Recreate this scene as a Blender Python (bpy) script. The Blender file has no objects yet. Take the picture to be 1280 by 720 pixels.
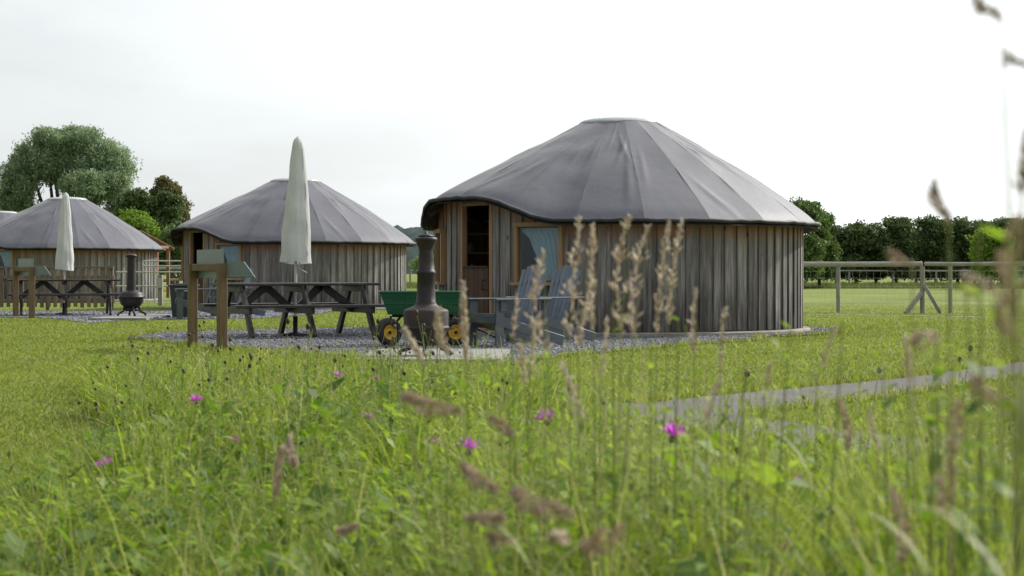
import bpy, math, random
import numpy as np
from mathutils import Vector, Matrix
R = math.radians
PI = math.pi
random.seed(7)
rng = np.random.default_rng(11)
scene = bpy.context.scene
COL = scene.collection

# ------------------------------------------------------------------ camera
H = 0.92
F = 2200.0                       # focal length in photo pixels (1280 wide)
HZ = 340.0
cam_d = bpy.data.cameras.new('camera')
cam = bpy.data.objects.new('camera', cam_d)
COL.objects.link(cam)
cam.location = (0, 0, H)
cam.rotation_euler = (PI/2 - math.atan(20/F), 0, 0)
cam_d.sensor_width = 36
cam_d.lens = F/1280*36
cam_d.clip_end = 5000
cam_d.clip_start = 0.05
cam_d.dof.use_dof = True
cam_d.dof.focus_distance = 23.5
cam_d.dof.aperture_fstop = 8.0
scene.camera = cam

def gp(px, py):
    """ground point seen at a photo pixel"""
    d = F*H/(py-HZ)
    return ((px-640)/F*d, d)

# ------------------------------------------------------------------ materials
def nt(m):
    m.use_nodes = True
    return m.node_tree.nodes, m.node_tree.links

def pmat(name, c1, c2=None, scale=6.0, stretch=(1, 1, 1), rough=0.8, bump=0.0, bscale=None,
         island=0.0, metallic=0.0, spec=0.4, detail=5, dirt=None, dirt_scale=1.2, dirt_amt=0.5,
         transl=0.0, bdist=0.01):
    m = bpy.data.materials.new(name)
    N, L = nt(m)
    bs = N['Principled BSDF']
    bs.inputs['Roughness'].default_value = rough
    bs.inputs['Metallic'].default_value = metallic
    bs.inputs['Specular IOR Level'].default_value = spec
    tc = N.new('ShaderNodeTexCoord')
    mp = N.new('ShaderNodeMapping'); mp.inputs['Scale'].default_value = stretch
    L.new(tc.outputs['Object'], mp.inputs['Vector'])
    no = N.new('ShaderNodeTexNoise'); no.inputs['Scale'].default_value = scale
    no.inputs['Detail'].default_value = detail; no.inputs['Roughness'].default_value = 0.6
    L.new(mp.outputs['Vector'], no.inputs['Vector'])
    c2 = c2 or tuple(x*0.7 for x in c1)
    mx = N.new('ShaderNodeMix'); mx.data_type = 'RGBA'
    mr = N.new('ShaderNodeMapRange'); mr.inputs[1].default_value = 0.3; mr.inputs[2].default_value = 0.7
    L.new(no.outputs['Fac'], mr.inputs[0]); L.new(mr.outputs[0], mx.inputs['Factor'])
    mx.inputs['A'].default_value = (*c1, 1); mx.inputs['B'].default_value = (*c2, 1)
    out = mx.outputs['Result']
    if island:
        ge = N.new('ShaderNodeNewGeometry')
        m2 = N.new('ShaderNodeMapRange'); m2.inputs[3].default_value = 1-island; m2.inputs[4].default_value = 1+island
        L.new(ge.outputs['Random Per Island'], m2.inputs[0])
        hs = N.new('ShaderNodeHueSaturation')
        L.new(m2.outputs[0], hs.inputs['Value']); L.new(out, hs.inputs['Color'])
        out = hs.outputs['Color']
    if dirt:
        n2 = N.new('ShaderNodeTexNoise'); n2.inputs['Scale'].default_value = dirt_scale; n2.inputs['Detail'].default_value = 6
        L.new(tc.outputs['Object'], n2.inputs['Vector'])
        m3 = N.new('ShaderNodeMapRange'); m3.inputs[1].default_value = 0.5; m3.inputs[2].default_value = 0.72
        m3.inputs[4].default_value = dirt_amt
        L.new(n2.outputs['Fac'], m3.inputs[0])
        mx2 = N.new('ShaderNodeMix'); mx2.data_type = 'RGBA'
        L.new(m3.outputs[0], mx2.inputs['Factor']); L.new(out, mx2.inputs['A']); mx2.inputs['B'].default_value = (*dirt, 1)
        out = mx2.outputs['Result']
    L.new(out, bs.inputs['Base Color'])
    if bump:
        n3 = N.new('ShaderNodeTexNoise'); n3.inputs['Scale'].default_value = bscale or scale*2; n3.inputs['Detail'].default_value = 6
        L.new(mp.outputs['Vector'], n3.inputs['Vector'])
        bm_ = N.new('ShaderNodeBump'); bm_.inputs['Strength'].default_value = bump; bm_.inputs['Distance'].default_value = bdist
        L.new(n3.outputs['Fac'], bm_.inputs['Height']); L.new(bm_.outputs['Normal'], bs.inputs['Normal'])
    if transl:
        tr = N.new('ShaderNodeBsdfTranslucent'); L.new(out, tr.inputs['Color'])
        ms = N.new('ShaderNodeMixShader'); ms.inputs[0].default_value = transl
        L.new(bs.outputs[0], ms.inputs[1]); L.new(tr.outputs[0], ms.inputs[2])
        L.new(ms.outputs[0], N['Material Output'].inputs['Surface'])
    return m

def leafmat(name, cols, transl=0.45, rough=0.55, attr=True, spec=0.25, boost=1.0):
    """foliage: colour ramp picked by a per-vertex random value"""
    m = bpy.data.materials.new(name)
    N, L = nt(m)
    bs = N['Principled BSDF']; bs.inputs['Roughness'].default_value = rough
    bs.inputs['Specular IOR Level'].default_value = spec
    at = N.new('ShaderNodeAttribute'); at.attribute_name = 'var'
    cr = N.new('ShaderNodeValToRGB')
    el = cr.color_ramp.elements
    while len(el) < len(cols): el.new(0.5)
    for i, c in enumerate(cols):
        el[i].position = i/(len(cols)-1)
        el[i].color = (*[x*boost for x in c], 1)
    L.new(at.outputs['Fac'], cr.inputs[0])
    L.new(cr.outputs[0], bs.inputs['Base Color'])
    tr = N.new('ShaderNodeBsdfTranslucent')
    hs = N.new('ShaderNodeHueSaturation'); hs.inputs['Value'].default_value = 1.25; hs.inputs['Saturation'].default_value = 1.1
    hs.inputs['Hue'].default_value = 0.49
    L.new(cr.outputs[0], hs.inputs['Color']); L.new(hs.outputs[0], tr.inputs['Color'])
    ms = N.new('ShaderNodeMixShader'); ms.inputs[0].default_value = transl
    L.new(bs.outputs[0], ms.inputs[1]); L.new(tr.outputs[0], ms.inputs[2])
    L.new(ms.outputs[0], N['Material Output'].inputs['Surface'])
    return m

def wallmat():
    m = bpy.data.materials.new('weathered_cladding')
    N, L = nt(m)
    bs = N['Principled BSDF']; bs.inputs['Roughness'].default_value = 0.85; bs.inputs['Specular IOR Level'].default_value = 0.2
    tc = N.new('ShaderNodeTexCoord')
    mp = N.new('ShaderNodeMapping'); mp.inputs['Scale'].default_value = (9, 9, 0.7)
    L.new(tc.outputs['Object'], mp.inputs['Vector'])
    n1 = N.new('ShaderNodeTexNoise'); n1.inputs['Scale'].default_value = 2.2; n1.inputs['Detail'].default_value = 7; n1.inputs['Roughness'].default_value = 0.65
    L.new(mp.outputs['Vector'], n1.inputs['Vector'])
    cr = N.new('ShaderNodeValToRGB'); e = cr.color_ramp.elements
    e[0].position = 0.22; e[0].color = (0.070, 0.063, 0.060, 1)
    e[1].position = 0.80; e[1].color = (0.37, 0.35, 0.33, 1)
    x = e.new(0.5); x.color = (0.195, 0.18, 0.17, 1)
    L.new(n1.outputs['Fac'], cr.inputs[0])
    ge = N.new('ShaderNodeNewGeometry')
    mr = N.new('ShaderNodeMapRange'); mr.inputs[3].default_value = 0.6; mr.inputs[4].default_value = 1.4
    L.new(ge.outputs['Random Per Island'], mr.inputs[0])
    hs = N.new('ShaderNodeHueSaturation'); L.new(mr.outputs[0], hs.inputs['Value']); L.new(cr.outputs[0], hs.inputs['Color'])
    # unweathered orange wood at the top of the boards (attribute holds the distance below the board top)
    at = N.new('ShaderNodeAttribute'); at.attribute_name = 'top'
    n2 = N.new('ShaderNodeTexNoise'); n2.inputs['Scale'].default_value = 3.0
    L.new(mp.outputs['Vector'], n2.inputs['Vector'])
    ad = N.new('ShaderNodeMath'); ad.operation = 'MULTIPLY_ADD'; L.new(n2.outputs['Fac'], ad.inputs[0]); ad.inputs[1].default_value = -0.45
    L.new(at.outputs['Fac'], ad.inputs[2])
    m2 = N.new('ShaderNodeMapRange'); m2.inputs[1].default_value = -0.05; m2.inputs[2].default_value = 0.22; m2.inputs[3].default_value = 0.75; m2.inputs[4].default_value = 0.0
    L.new(ad.outputs[0], m2.inputs[0])
    mx = N.new('ShaderNodeMix'); mx.data_type = 'RGBA'; L.new(m2.outputs[0], mx.inputs['Factor'])
    L.new(hs.outputs['Color'], mx.inputs['A']); mx.inputs['B'].default_value = (0.34, 0.155, 0.07, 1)
    # damp dark stains rising from the foot, in streaks
    sx = N.new('ShaderNodeSeparateXYZ'); L.new(tc.outputs['Object'], sx.inputs[0])
    a2 = N.new('ShaderNodeMath'); a2.operation = 'MULTIPLY_ADD'; L.new(n1.outputs['Fac'], a2.inputs[0]); a2.inputs[1].default_value = 1.9
    L.new(sx.outputs['Z'], a2.inputs[2])
    m4 = N.new('ShaderNodeMapRange'); m4.inputs[1].default_value = 0.95; m4.inputs[2].default_value = 1.75; m4.inputs[3].default_value = 0.8; m4.inputs[4].default_value = 0
    L.new(a2.outputs[0], m4.inputs[0])
    mx2 = N.new('ShaderNodeMix'); mx2.data_type = 'RGBA'; L.new(m4.outputs[0], mx2.inputs['Factor'])
    L.new(mx.outputs['Result'], mx2.inputs['A']); mx2.inputs['B'].default_value = (0.05, 0.045, 0.04, 1)
    # knots
    vo = N.new('ShaderNodeTexVoronoi'); vo.inputs['Scale'].default_value = 3.2
    mp3 = N.new('ShaderNodeMapping'); mp3.inputs['Scale'].default_value = (1, 1, 0.6); L.new(tc.outputs['Object'], mp3.inputs['Vector'])
    L.new(mp3.outputs[0], vo.inputs['Vector'])
    m5 = N.new('ShaderNodeMapRange'); m5.inputs[1].default_value = 0.04; m5.inputs[2].default_value = 0.09; m5.inputs[3].default_value = 0.75; m5.inputs[4].default_value = 0
    L.new(vo.outputs['Distance'], m5.inputs[0])
    mx3 = N.new('ShaderNodeMix'); mx3.data_type = 'RGBA'; L.new(m5.outputs[0], mx3.inputs['Factor'])
    L.new(mx2.outputs['Result'], mx3.inputs['A']); mx3.inputs['B'].default_value = (0.06, 0.04, 0.03, 1)
    L.new(mx3.outputs['Result'], bs.inputs['Base Color'])
    bu = N.new('ShaderNodeBump'); bu.inputs['Strength'].default_value = 0.5; bu.inputs['Distance'].default_value = 0.01
    L.new(n1.outputs['Fac'], bu.inputs['Height']); L.new(bu.outputs[0], bs.inputs['Normal'])
    return m

def roofmat():
    m = bpy.data.materials.new('grey_canvas')
    N, L = nt(m)
    bs = N['Principled BSDF']; bs.inputs['Roughness'].default_value = 0.58; bs.inputs['Specular IOR Level'].default_value = 0.35
    bs.inputs['Sheen Weight'].default_value = 0.15
    tc = N.new('ShaderNodeTexCoord')
    n1 = N.new('ShaderNodeTexNoise'); n1.inputs['Scale'].default_value = 1.1; n1.inputs['Detail'].default_value = 8; n1.inputs['Roughness'].default_value = 0.6
    L.new(tc.outputs['Object'], n1.inputs['Vector'])
    cr = N.new('ShaderNodeValToRGB'); e = cr.color_ramp.elements
    e[0].position = 0.3; e[0].color = (0.062, 0.062, 0.082, 1)
    e[1].position = 0.75; e[1].color = (0.096, 0.095, 0.120, 1)
    L.new(n1.outputs['Fac'], cr.inputs[0])
    ge = N.new('ShaderNodeNewGeometry')
    mr = N.new('ShaderNodeMapRange'); mr.inputs[3].default_value = 0.95; mr.inputs[4].default_value = 1.05
    L.new(ge.outputs['Random Per Island'], mr.inputs[0])
    hs = N.new('ShaderNodeHueSaturation'); L.new(mr.outputs[0], hs.inputs['Value']); L.new(cr.outputs[0], hs.inputs['Color'])
    # fine pale speckle (lichen and dust)
    n2 = N.new('ShaderNodeTexNoise'); n2.inputs['Scale'].default_value = 45; n2.inputs['Detail'].default_value = 2
    L.new(tc.outputs['Object'], n2.inputs['Vector'])
    m2 = N.new('ShaderNodeMapRange'); m2.inputs[1].default_value = 0.62; m2.inputs[2].default_value = 0.75; m2.inputs[4].default_value = 0.5
    L.new(n2.outputs['Fac'], m2.inputs[0])
    mx = N.new('ShaderNodeMix'); mx.data_type = 'RGBA'; L.new(m2.outputs[0], mx.inputs['Factor'])
    L.new(hs.outputs['Color'], mx.inputs['A']); mx.inputs['B'].default_value = (0.18, 0.172, 0.172, 1)
    L.new(mx.outputs['Result'], bs.inputs['Base Color'])
    n3 = N.new('ShaderNodeTexNoise'); n3.inputs['Scale'].default_value = 5; n3.inputs['Detail'].default_value = 5
    L.new(tc.outputs['Object'], n3.inputs['Vector'])
    bu = N.new('ShaderNodeBump'); bu.inputs['Strength'].default_value = 0.25; bu.inputs['Distance'].default_value = 0.02
    L.new(n3.outputs['Fac'], bu.inputs['Height']); L.new(bu.outputs[0], bs.inputs['Normal'])
    return m

def groundmat(name, cols, s1=0.25, s2=9.0, bump=0.6):
    m = bpy.data.materials.new(name)
    N, L = nt(m)
    bs = N['Principled BSDF']; bs.inputs['Roughness'].default_value = 0.9; bs.inputs['Specular IOR Level'].default_value = 0.1
    tc = N.new('ShaderNodeTexCoord')
    a = N.new('ShaderNodeTexNoise'); a.inputs['Scale'].default_value = s1; a.inputs['Detail'].default_value = 6
    b = N.new('ShaderNodeTexNoise'); b.inputs['Scale'].default_value = s2; b.inputs['Detail'].default_value = 6; b.inputs['Roughness'].default_value = 0.75
    L.new(tc.outputs['Object'], a.inputs['Vector']); L.new(tc.outputs['Object'], b.inputs['Vector'])
    mm = N.new('ShaderNodeMath'); mm.operation = 'ADD'; L.new(a.outputs['Fac'], mm.inputs[0]); L.new(b.outputs['Fac'], mm.inputs[1])
    m1 = N.new('ShaderNodeMapRange'); m1.inputs[1].default_value = 0.7; m1.inputs[2].default_value = 1.3
    L.new(mm.outputs[0], m1.inputs[0])
    cr = N.new('ShaderNodeValToRGB'); el = cr.color_ramp.elements
    while len(el) < len(cols): el.new(0.5)
    for i, c in enumerate(cols):
        el[i].position = i/(len(cols)-1); el[i].color = (*c, 1)
    L.new(m1.outputs[0], cr.inputs[0]); L.new(cr.outputs[0], bs.inputs['Base Color'])
    bu = N.new('ShaderNodeBump'); bu.inputs['Strength'].default_value = bump; bu.inputs['Distance'].default_value = 0.05
    L.new(b.outputs['Fac'], bu.inputs['Height']); L.new(bu.outputs[0], bs.inputs['Normal'])
    return m

def gravelmat():
    m = bpy.data.materials.new('slate_gravel')
    N, L = nt(m)
    bs = N['Principled BSDF']; bs.inputs['Roughness'].default_value = 0.7
    tc = N.new('ShaderNodeTexCoord')
    vo = N.new('ShaderNodeTexVoronoi'); vo.inputs['Scale'].default_value = 26
    L.new(tc.outputs['Object'], vo.inputs['Vector'])
    sp = N.new('ShaderNodeSeparateColor'); L.new(vo.outputs['Color'], sp.inputs[0])
    cr = N.new('ShaderNodeValToRGB'); e = cr.color_ramp.elements
    e[0].color = (0.045, 0.047, 0.056, 1); e[1].color = (0.25, 0.25, 0.27, 1)
    x = e.new(0.55); x.color = (0.12, 0.125, 0.15, 1)
    L.new(sp.outputs[0], cr.inputs[0]); L.new(cr.outputs[0], bs.inputs['Base Color'])
    bu = N.new('ShaderNodeBump'); bu.inputs['Strength'].default_value = 1.0; bu.inputs['Distance'].default_value = 0.02; bu.invert = True
    L.new(vo.outputs['Distance'], bu.inputs['Height']); L.new(bu.outputs[0], bs.inputs['Normal'])
    return m

M = {}
M['wall'] = wallmat()
M['roof'] = roofmat()
M['rim'] = pmat('dark_eave_binding', (0.045, 0.043, 0.05), (0.025, 0.025, 0.028), 12, rough=0.6)
M['soffit'] = pmat('canvas_underside', (0.06, 0.055, 0.052), (0.035, 0.033, 0.03), 3, rough=0.9)
M['frame_wood'] = pmat('warm_larch', (0.36, 0.215, 0.11), (0.25, 0.15, 0.075), 2.5, (9, 9, 1), rough=0.6, bump=0.2, island=0.12)
M['door_wood'] = pmat('brown_door_boards', (0.09, 0.045, 0.026), (0.05, 0.027, 0.017), 2.5, (9, 9, 1), rough=0.65, bump=0.3, island=0.2)
M['inner_wood'] = pmat('interior_boards', (0.16, 0.09, 0.05), (0.10, 0.055, 0.03), 3, (6, 6, 1), rough=0.8, island=0.15)
M['concrete'] = pmat('concrete', (0.27, 0.26, 0.245), (0.18, 0.175, 0.165), 5, rough=0.9, bump=0.4, dirt=(0.12, 0.11, 0.095), dirt_scale=2.5)
M['ringstone'] = pmat('ring_concrete', (0.30, 0.27, 0.235), (0.19, 0.17, 0.15), 7, rough=0.9, bump=0.4, dirt=(0.1, 0.085, 0.07), dirt_scale=3)
M['dark_wood'] = pmat('dark_stained_wood', (0.032, 0.025, 0.024), (0.016, 0.013, 0.013), 3, (1.2, 8, 8), rough=0.42, bump=0.25, island=0.25, dirt=(0.11, 0.095, 0.08), dirt_scale=7, dirt_amt=0.4)
M['post_wood'] = pmat('tanalised_post', (0.175, 0.115, 0.055), (0.10, 0.068, 0.034), 3, (7, 7, 0.8), rough=0.85, bump=0.4, island=0.15, dirt=(0.14, 0.14, 0.1), dirt_scale=4)
M['grey_wood'] = pmat('silvered_wood', (0.34, 0.32, 0.295), (0.21, 0.195, 0.175), 3, (7, 7, 1.2), rough=0.85, bump=0.4, island=0.12, dirt=(0.12, 0.12, 0.08), dirt_scale=3)
M['rail_wood'] = pmat('silvered_rail', (0.40, 0.38, 0.355), (0.25, 0.235, 0.22), 3, (1, 7, 7), rough=0.75, bump=0.4, dirt=(0.14, 0.14, 0.1), dirt_scale=2)
M['pale_slats'] = pmat('pale_brown_slats', (0.21, 0.165, 0.11), (0.13, 0.10, 0.07), 3, (7, 7, 1), rough=0.85, bump=0.3, island=0.25)
M['chair'] = pmat('slate_blue_paint', (0.088, 0.104, 0.122), (0.062, 0.074, 0.088), 4, (1, 1, 5), rough=0.5, bump=0.2, island=0.14, dirt=(0.15, 0.15, 0.14), dirt_scale=8, dirt_amt=0.35)
M['canvas'] = pmat('umbrella_cover', (0.66, 0.67, 0.65), (0.58, 0.59, 0.57), 4, rough=0.9, bump=0.25, bscale=10, transl=0.22, dirt=(0.42, 0.42, 0.37), dirt_scale=2.2, dirt_amt=0.35, bdist=0.02)
M['pole'] = pmat('pale_metal_pole', (0.55, 0.55, 0.54), (0.45, 0.45, 0.44), 8, rough=0.4, metallic=0.3)
M['rust'] = pmat('rusted_iron', (0.042, 0.031, 0.029), (0.024, 0.02, 0.021), 9, rough=0.62, bump=0.35, metallic=0.2, dirt=(0.10, 0.05, 0.04), dirt_scale=4.5, dirt_amt=0.6)
M['black_iron'] = pmat('black_iron', (0.03, 0.028, 0.028), (0.018, 0.017, 0.018), 9, rough=0.5, bump=0.3, metallic=0.3, dirt=(0.06, 0.035, 0.025), dirt_scale=5)
M['green_tub'] = pmat('green_plastic', (0.006, 0.095, 0.038), (0.005, 0.075, 0.03), 3, rough=0.42, bump=0.08, dirt=(0.05, 0.09, 0.05), dirt_scale=7, dirt_amt=0.4)
M['rubber'] = pmat('tyre_rubber', (0.014, 0.014, 0.014), (0.03, 0.029, 0.027), 14, rough=0.8, bump=0.3)
M['yellow'] = pmat('yellow_rim', (0.62, 0.36, 0.02), (0.5, 0.28, 0.015), 8, rough=0.45, dirt=(0.16, 0.1, 0.04), dirt_scale=14)
M['black_steel'] = pmat('black_steel', (0.02, 0.02, 0.021), None, 8, rough=0.5, metallic=0.4)
M['chair_back'] = pmat('faded_blue_paint', (0.145, 0.175, 0.225), (0.105, 0.13, 0.17), 4, (1, 1, 5), rough=0.5, bump=0.2, island=0.12)
M['panel'] = pmat('grey_green_sheet', (0.15, 0.185, 0.195), (0.115, 0.148, 0.158), 5, rough=0.35, bump=0.05, dirt=(0.2, 0.24, 0.2), dirt_scale=5)
M['galv'] = pmat('galvanised_tube', (0.5, 0.5, 0.49), (0.36, 0.36, 0.35), 12, rough=0.5, metallic=0.3)
M['bin'] = pmat('dark_grey_bin', (0.04, 0.055, 0.06), (0.028, 0.038, 0.042), 5, rough=0.45, bump=0.1)
M['asphalt'] = pmat('worn_asphalt', (0.115, 0.102, 0.102), (0.08, 0.073, 0.074), 30, rough=0.9, bump=0.6, bscale=140, dirt=(0.17, 0.155, 0.14), dirt_scale=1.5)
M['gravel'] = gravelmat()
M['stone'] = pmat('slate_chips', (0.175, 0.178, 0.195), (0.085, 0.088, 0.1), 30, rough=0.7, island=0.5)
M['lawn'] = groundmat('mown_field', [(0.085, 0.115, 0.022), (0.13, 0.165, 0.034), (0.17, 0.205, 0.045), (0.25, 0.25, 0.08)])
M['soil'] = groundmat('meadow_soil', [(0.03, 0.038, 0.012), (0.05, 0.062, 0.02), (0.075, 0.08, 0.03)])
M['dome'] = pmat('translucent_dome', (0.85, 0.87, 0.86), (0.78, 0.8, 0.8), 3, rough=0.25, transl=0.5)
M['curtain'] = pmat('blue_curtain', (0.55, 0.66, 0.80), (0.42, 0.53, 0.68), 3, (14, 14, 0.8), rough=0.8, transl=0.2)  # blue cloth, colour brightened to carry the sky reflection of the window
M['cream_cloth'] = pmat('cream_cloth', (0.55, 0.53, 0.47), None, 5, rough=0.9)
M['jar'] = pmat('glazed_jar', (0.30, 0.33, 0.34), (0.2, 0.22, 0.23), 5, rough=0.2)
M['bark'] = pmat('bark', (0.10, 0.085, 0.065), (0.055, 0.047, 0.038), 4, (3, 3, 1), rough=0.95, bump=0.6)
M['hill'] = groundmat('wooded_hill', [(0.02, 0.034, 0.036), (0.035, 0.053, 0.052), (0.055, 0.075, 0.066)], 0.02, 0.25, 1.0)  # bluish tint of distance haze is put into the hill colours
M['verge'] = leafmat('verge_grass', [(0.06, 0.10, 0.025), (0.11, 0.15, 0.04), (0.2, 0.21, 0.09)], 0.4)
M['willow'] = leafmat('willow_leaves', [(0.15, 0.215, 0.115), (0.22, 0.30, 0.165), (0.32, 0.41, 0.24)], 0.3)
M['darkleaf'] = leafmat('dark_leaves', [(0.045, 0.078, 0.026), (0.075, 0.118, 0.038), (0.12, 0.165, 0.058)], 0.25)
M['russet'] = leafmat('russet_leaves', [(0.09, 0.10, 0.036), (0.145, 0.135, 0.055), (0.21, 0.165, 0.08)], 0.3)
M['brightleaf'] = leafmat('bright_leaves', [(0.11, 0.19, 0.028), (0.16, 0.26, 0.04), (0.22, 0.32, 0.06)], 0.4)
M['midleaf'] = leafmat('mid_leaves', [(0.06, 0.105, 0.03), (0.095, 0.15, 0.045), (0.13, 0.195, 0.06)], 0.3)
M['lawnblade'] = leafmat('lawn_blades', [(0.10, 0.14, 0.025), (0.155, 0.20, 0.038), (0.215, 0.26, 0.055), (0.36, 0.33, 0.14)], 0.5)
M['meadow'] = leafmat('meadow_blades', [(0.075, 0.13, 0.018), (0.145, 0.21, 0.03), (0.235, 0.31, 0.045), (0.33, 0.39, 0.09), (0.46, 0.41, 0.25)], 0.55)
M['forb'] = leafmat('forb_leaves', [(0.065, 0.13, 0.02), (0.16, 0.255, 0.038), (0.29, 0.39, 0.085)], 0.5)
M['stem'] = leafmat('plant_stems', [(0.16, 0.20, 0.05), (0.24, 0.27, 0.09), (0.38, 0.33, 0.19)], 0.3)
M['seed'] = leafmat('seed_heads', [(0.46, 0.38, 0.29), (0.62, 0.54, 0.44), (0.76, 0.70, 0.60)], 0.4)
M['brownseed'] = leafmat('brown_seed_heads', [(0.34, 0.25, 0.185), (0.48, 0.38, 0.29), (0.64, 0.54, 0.42)], 0.35)
M['bud'] = leafmat('knapweed_buds', [(0.045, 0.028, 0.018), (0.075, 0.045, 0.03), (0.10, 0.07, 0.045)], 0.1)
M['purple'] = leafmat('purple_florets', [(0.36, 0.05, 0.34), (0.50, 0.11, 0.48), (0.64, 0.26, 0.62)], 0.4)
M['white_petal'] = leafmat('pale_florets', [(0.6, 0.58, 0.5), (0.7, 0.68, 0.6)], 0.4)

def glassmat():
    m = bpy.data.materials.new('window_glass')
    N, L = nt(m)
    bs = N['Principled BSDF']
    g = N.new('ShaderNodeBsdfGlossy'); g.inputs['Roughness'].default_value = 0.03; g.inputs['Color'].default_value = (0.9, 0.93, 0.95, 1)
    t = N.new('ShaderNodeBsdfTransparent'); t.inputs['Color'].default_value = (0.85, 0.9, 0.9, 1)
    fr = N.new('ShaderNodeFresnel'); fr.inputs['IOR'].default_value = 1.8
    ge = N.new('ShaderNodeNewGeometry'); iv = N.new('ShaderNodeMath'); iv.operation = 'SUBTRACT'; iv.inputs[0].default_value = 1.0; L.new(ge.outputs['Backfacing'], iv.inputs[1])
    mu = N.new('ShaderNodeMath'); mu.operation = 'MULTIPLY'; L.new(fr.outputs[0], mu.inputs[0]); L.new(iv.outputs[0], mu.inputs[1])
    ms = N.new('ShaderNodeMixShader'); L.new(mu.outputs[0], ms.inputs[0]); L.new(t.outputs[0], ms.inputs[1]); L.new(g.outputs[0], ms.inputs[2])
    L.new(ms.outputs[0], N['Material Output'].inputs['Surface'])
    return m
M['glass'] = glassmat()

# ------------------------------------------------------------------ mesh builder
class MB:
    def __init__(s):
        s.v = []; s.f = []; s.sm = []
    def add(s, vs, fs, smooth=False):
        o = len(s.v)
        s.v += [tuple(v) for v in vs]
        s.f += [tuple(i+o for i in f) for f in fs]
        s.sm += [smooth]*len(fs)
        return s
    def box(s, c, size, M3=None, bev=0.0):
        """box with chamfered edges along its longest axis"""
        sx, sy, sz = (d/2 for d in size)
        if bev <= 0:
            vs = [(x*sx, y*sy, z*sz) for x in (-1, 1) for y in (-1, 1) for z in (-1, 1)]
            fs = [(0, 1, 3, 2), (4, 6, 7, 5), (0, 4, 5, 1), (2, 3, 7, 6), (0, 2, 6, 4), (1, 5, 7, 3)]
        else:
            b = min(bev, sx*.8, sy*.8, sz*.8)
            ax = max(range(3), key=lambda i: size[i])
            o = [i for i in range(3) if i != ax]
            hs = [sx, sy, sz]
            a, c2 = hs[o[0]], hs[o[1]]
            ring = [(a-b, -c2), (a, -c2+b), (a, c2-b), (a-b, c2), (-a+b, c2), (-a, c2-b), (-a, -c2+b), (-a+b, -c2)]
            vs = []
            for e, k in ((-1, 1), (1, 1)):
                for (p, q) in ring:
                    t = [0, 0, 0]; t[ax] = e*hs[ax]; t[o[0]] = p; t[o[1]] = q
                    vs.append(tuple(t))
            fs = [(i, (i+1) % 8, 8+(i+1) % 8, 8+i) for i in range(8)] + [tuple(range(7, -1, -1)), tuple(range(8, 16))]
        out = []
        for v in vs:
            w = Vector(v)
            if M3 is not None: w = M3 @ w
            out.append(w + Vector(c))
        s.add(out, fs)
        return s
    def beam(s, p, q, w, h, up=(0, 0, 1), bev=0.004):
        """rectangular bar from p to q, w across, h along up"""
        p = Vector(p); q = Vector(q); d = q-p; L = d.length; x = d.normalized()
        u = Vector(up)
        if abs(x.dot(u)) > 0.98: u = Vector((0, 1, 0)) if abs(x.y) < .9 else Vector((1, 0, 0))
        y = u.cross(x).normalized(); z = x.cross(y)
        m3 = Matrix((x, y, z)).transposed()
        s.box((p+q)/2, (L, w, h), m3, bev)
        return s
    def tube(s, pts, r, n=10, cap=True, smooth=True):
        pts = [Vector(p) for p in pts]
        rs = r if isinstance(r, (list, tuple)) else [r]*len(pts)
        vs = []; fs = []
        prev = None
        for i, p in enumerate(pts):
            t = (pts[min(i+1, len(pts)-1)] - pts[max(i-1, 0)]).normalized()
            if prev is None:
                a = Vector((0, 0, 1)) if abs(t.z) < .9 else Vector((1, 0, 0))
                u = t.cross(a).normalized()
            else:
                u = (prev - t*prev.dot(t)).normalized()
            prev = u; w = t.cross(u)
            for k in range(n):
                a = 2*PI*k/n
                vs.append(p + (u*math.cos(a)+w*math.sin(a))*rs[i])
        for i in range(len(pts)-1):
            for k in range(n):
                fs.append((i*n+k, i*n+(k+1) % n, (i+1)*n+(k+1) % n, (i+1)*n+k))
        s.add(vs, fs, smooth)
        if cap:
            e = len(pts)-1
            s.add(vs[:n], [tuple(range(n-1, -1, -1))]); s.add(vs[e*n:], [tuple(range(n))])
        return s
    def lathe(s, prof, n=32, c=(0, 0, 0), axis='z', smooth=True, close=False):
        vs = []; fs = []
        for (r, z) in prof:
            for k in range(n):
                a = 2*PI*k/n
                v = (r*math.cos(a), r*math.sin(a), z)
                if axis == 'y': v = (v[0], v[2], v[1])
                if axis == 'x': v = (v[2], v[0], v[1])
                vs.append((v[0]+c[0], v[1]+c[1], v[2]+c[2]))
        m = len(prof)
        for i in range(m-1 + (1 if close else 0)):
            j = (i+1) % m
            for k in range(n):
                fs.append((i*n+k, i*n+(k+1) % n, j*n+(k+1) % n, j*n+k))
        s.add(vs, fs, smooth)
        return s
    def poly(s, pts, z, t=0.0):
        vs = [(x, y, z) for x, y in pts]; n = len(vs)
        if t == 0: s.add(vs, [tuple(range(n))]); return s
        vs2 = [(x, y, z-t) for x, y in pts]
        s.add(vs+vs2, [tuple(range(n)), tuple(range(2*n-1, n-1, -1))] + [(i, n+i, n+(i+1) % n, (i+1) % n) for i in range(n)])
        return s
    def build(s, name, mat, parent=None, attrs=None, fixn=False):
        me = bpy.data.meshes.new(name)
        me.from_pydata(s.v, [], s.f)
        me.polygons.foreach_set('use_smooth', s.sm)
        if attrs:
            for k, vals in attrs.items():
                a = me.attributes.new(k, 'FLOAT', 'POINT'); a.data.foreach_set('value', vals)
        me.materials.append(mat)
        me.update()
        if fixn:
            import bmesh
            bm = bmesh.new(); bm.from_mesh(me); bmesh.ops.recalc_face_normals(bm, faces=bm.faces); bm.to_mesh(me); bm.free()
        o = bpy.data.objects.new(name, me); COL.objects.link(o)
        if parent: o.parent = parent
        return o

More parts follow.
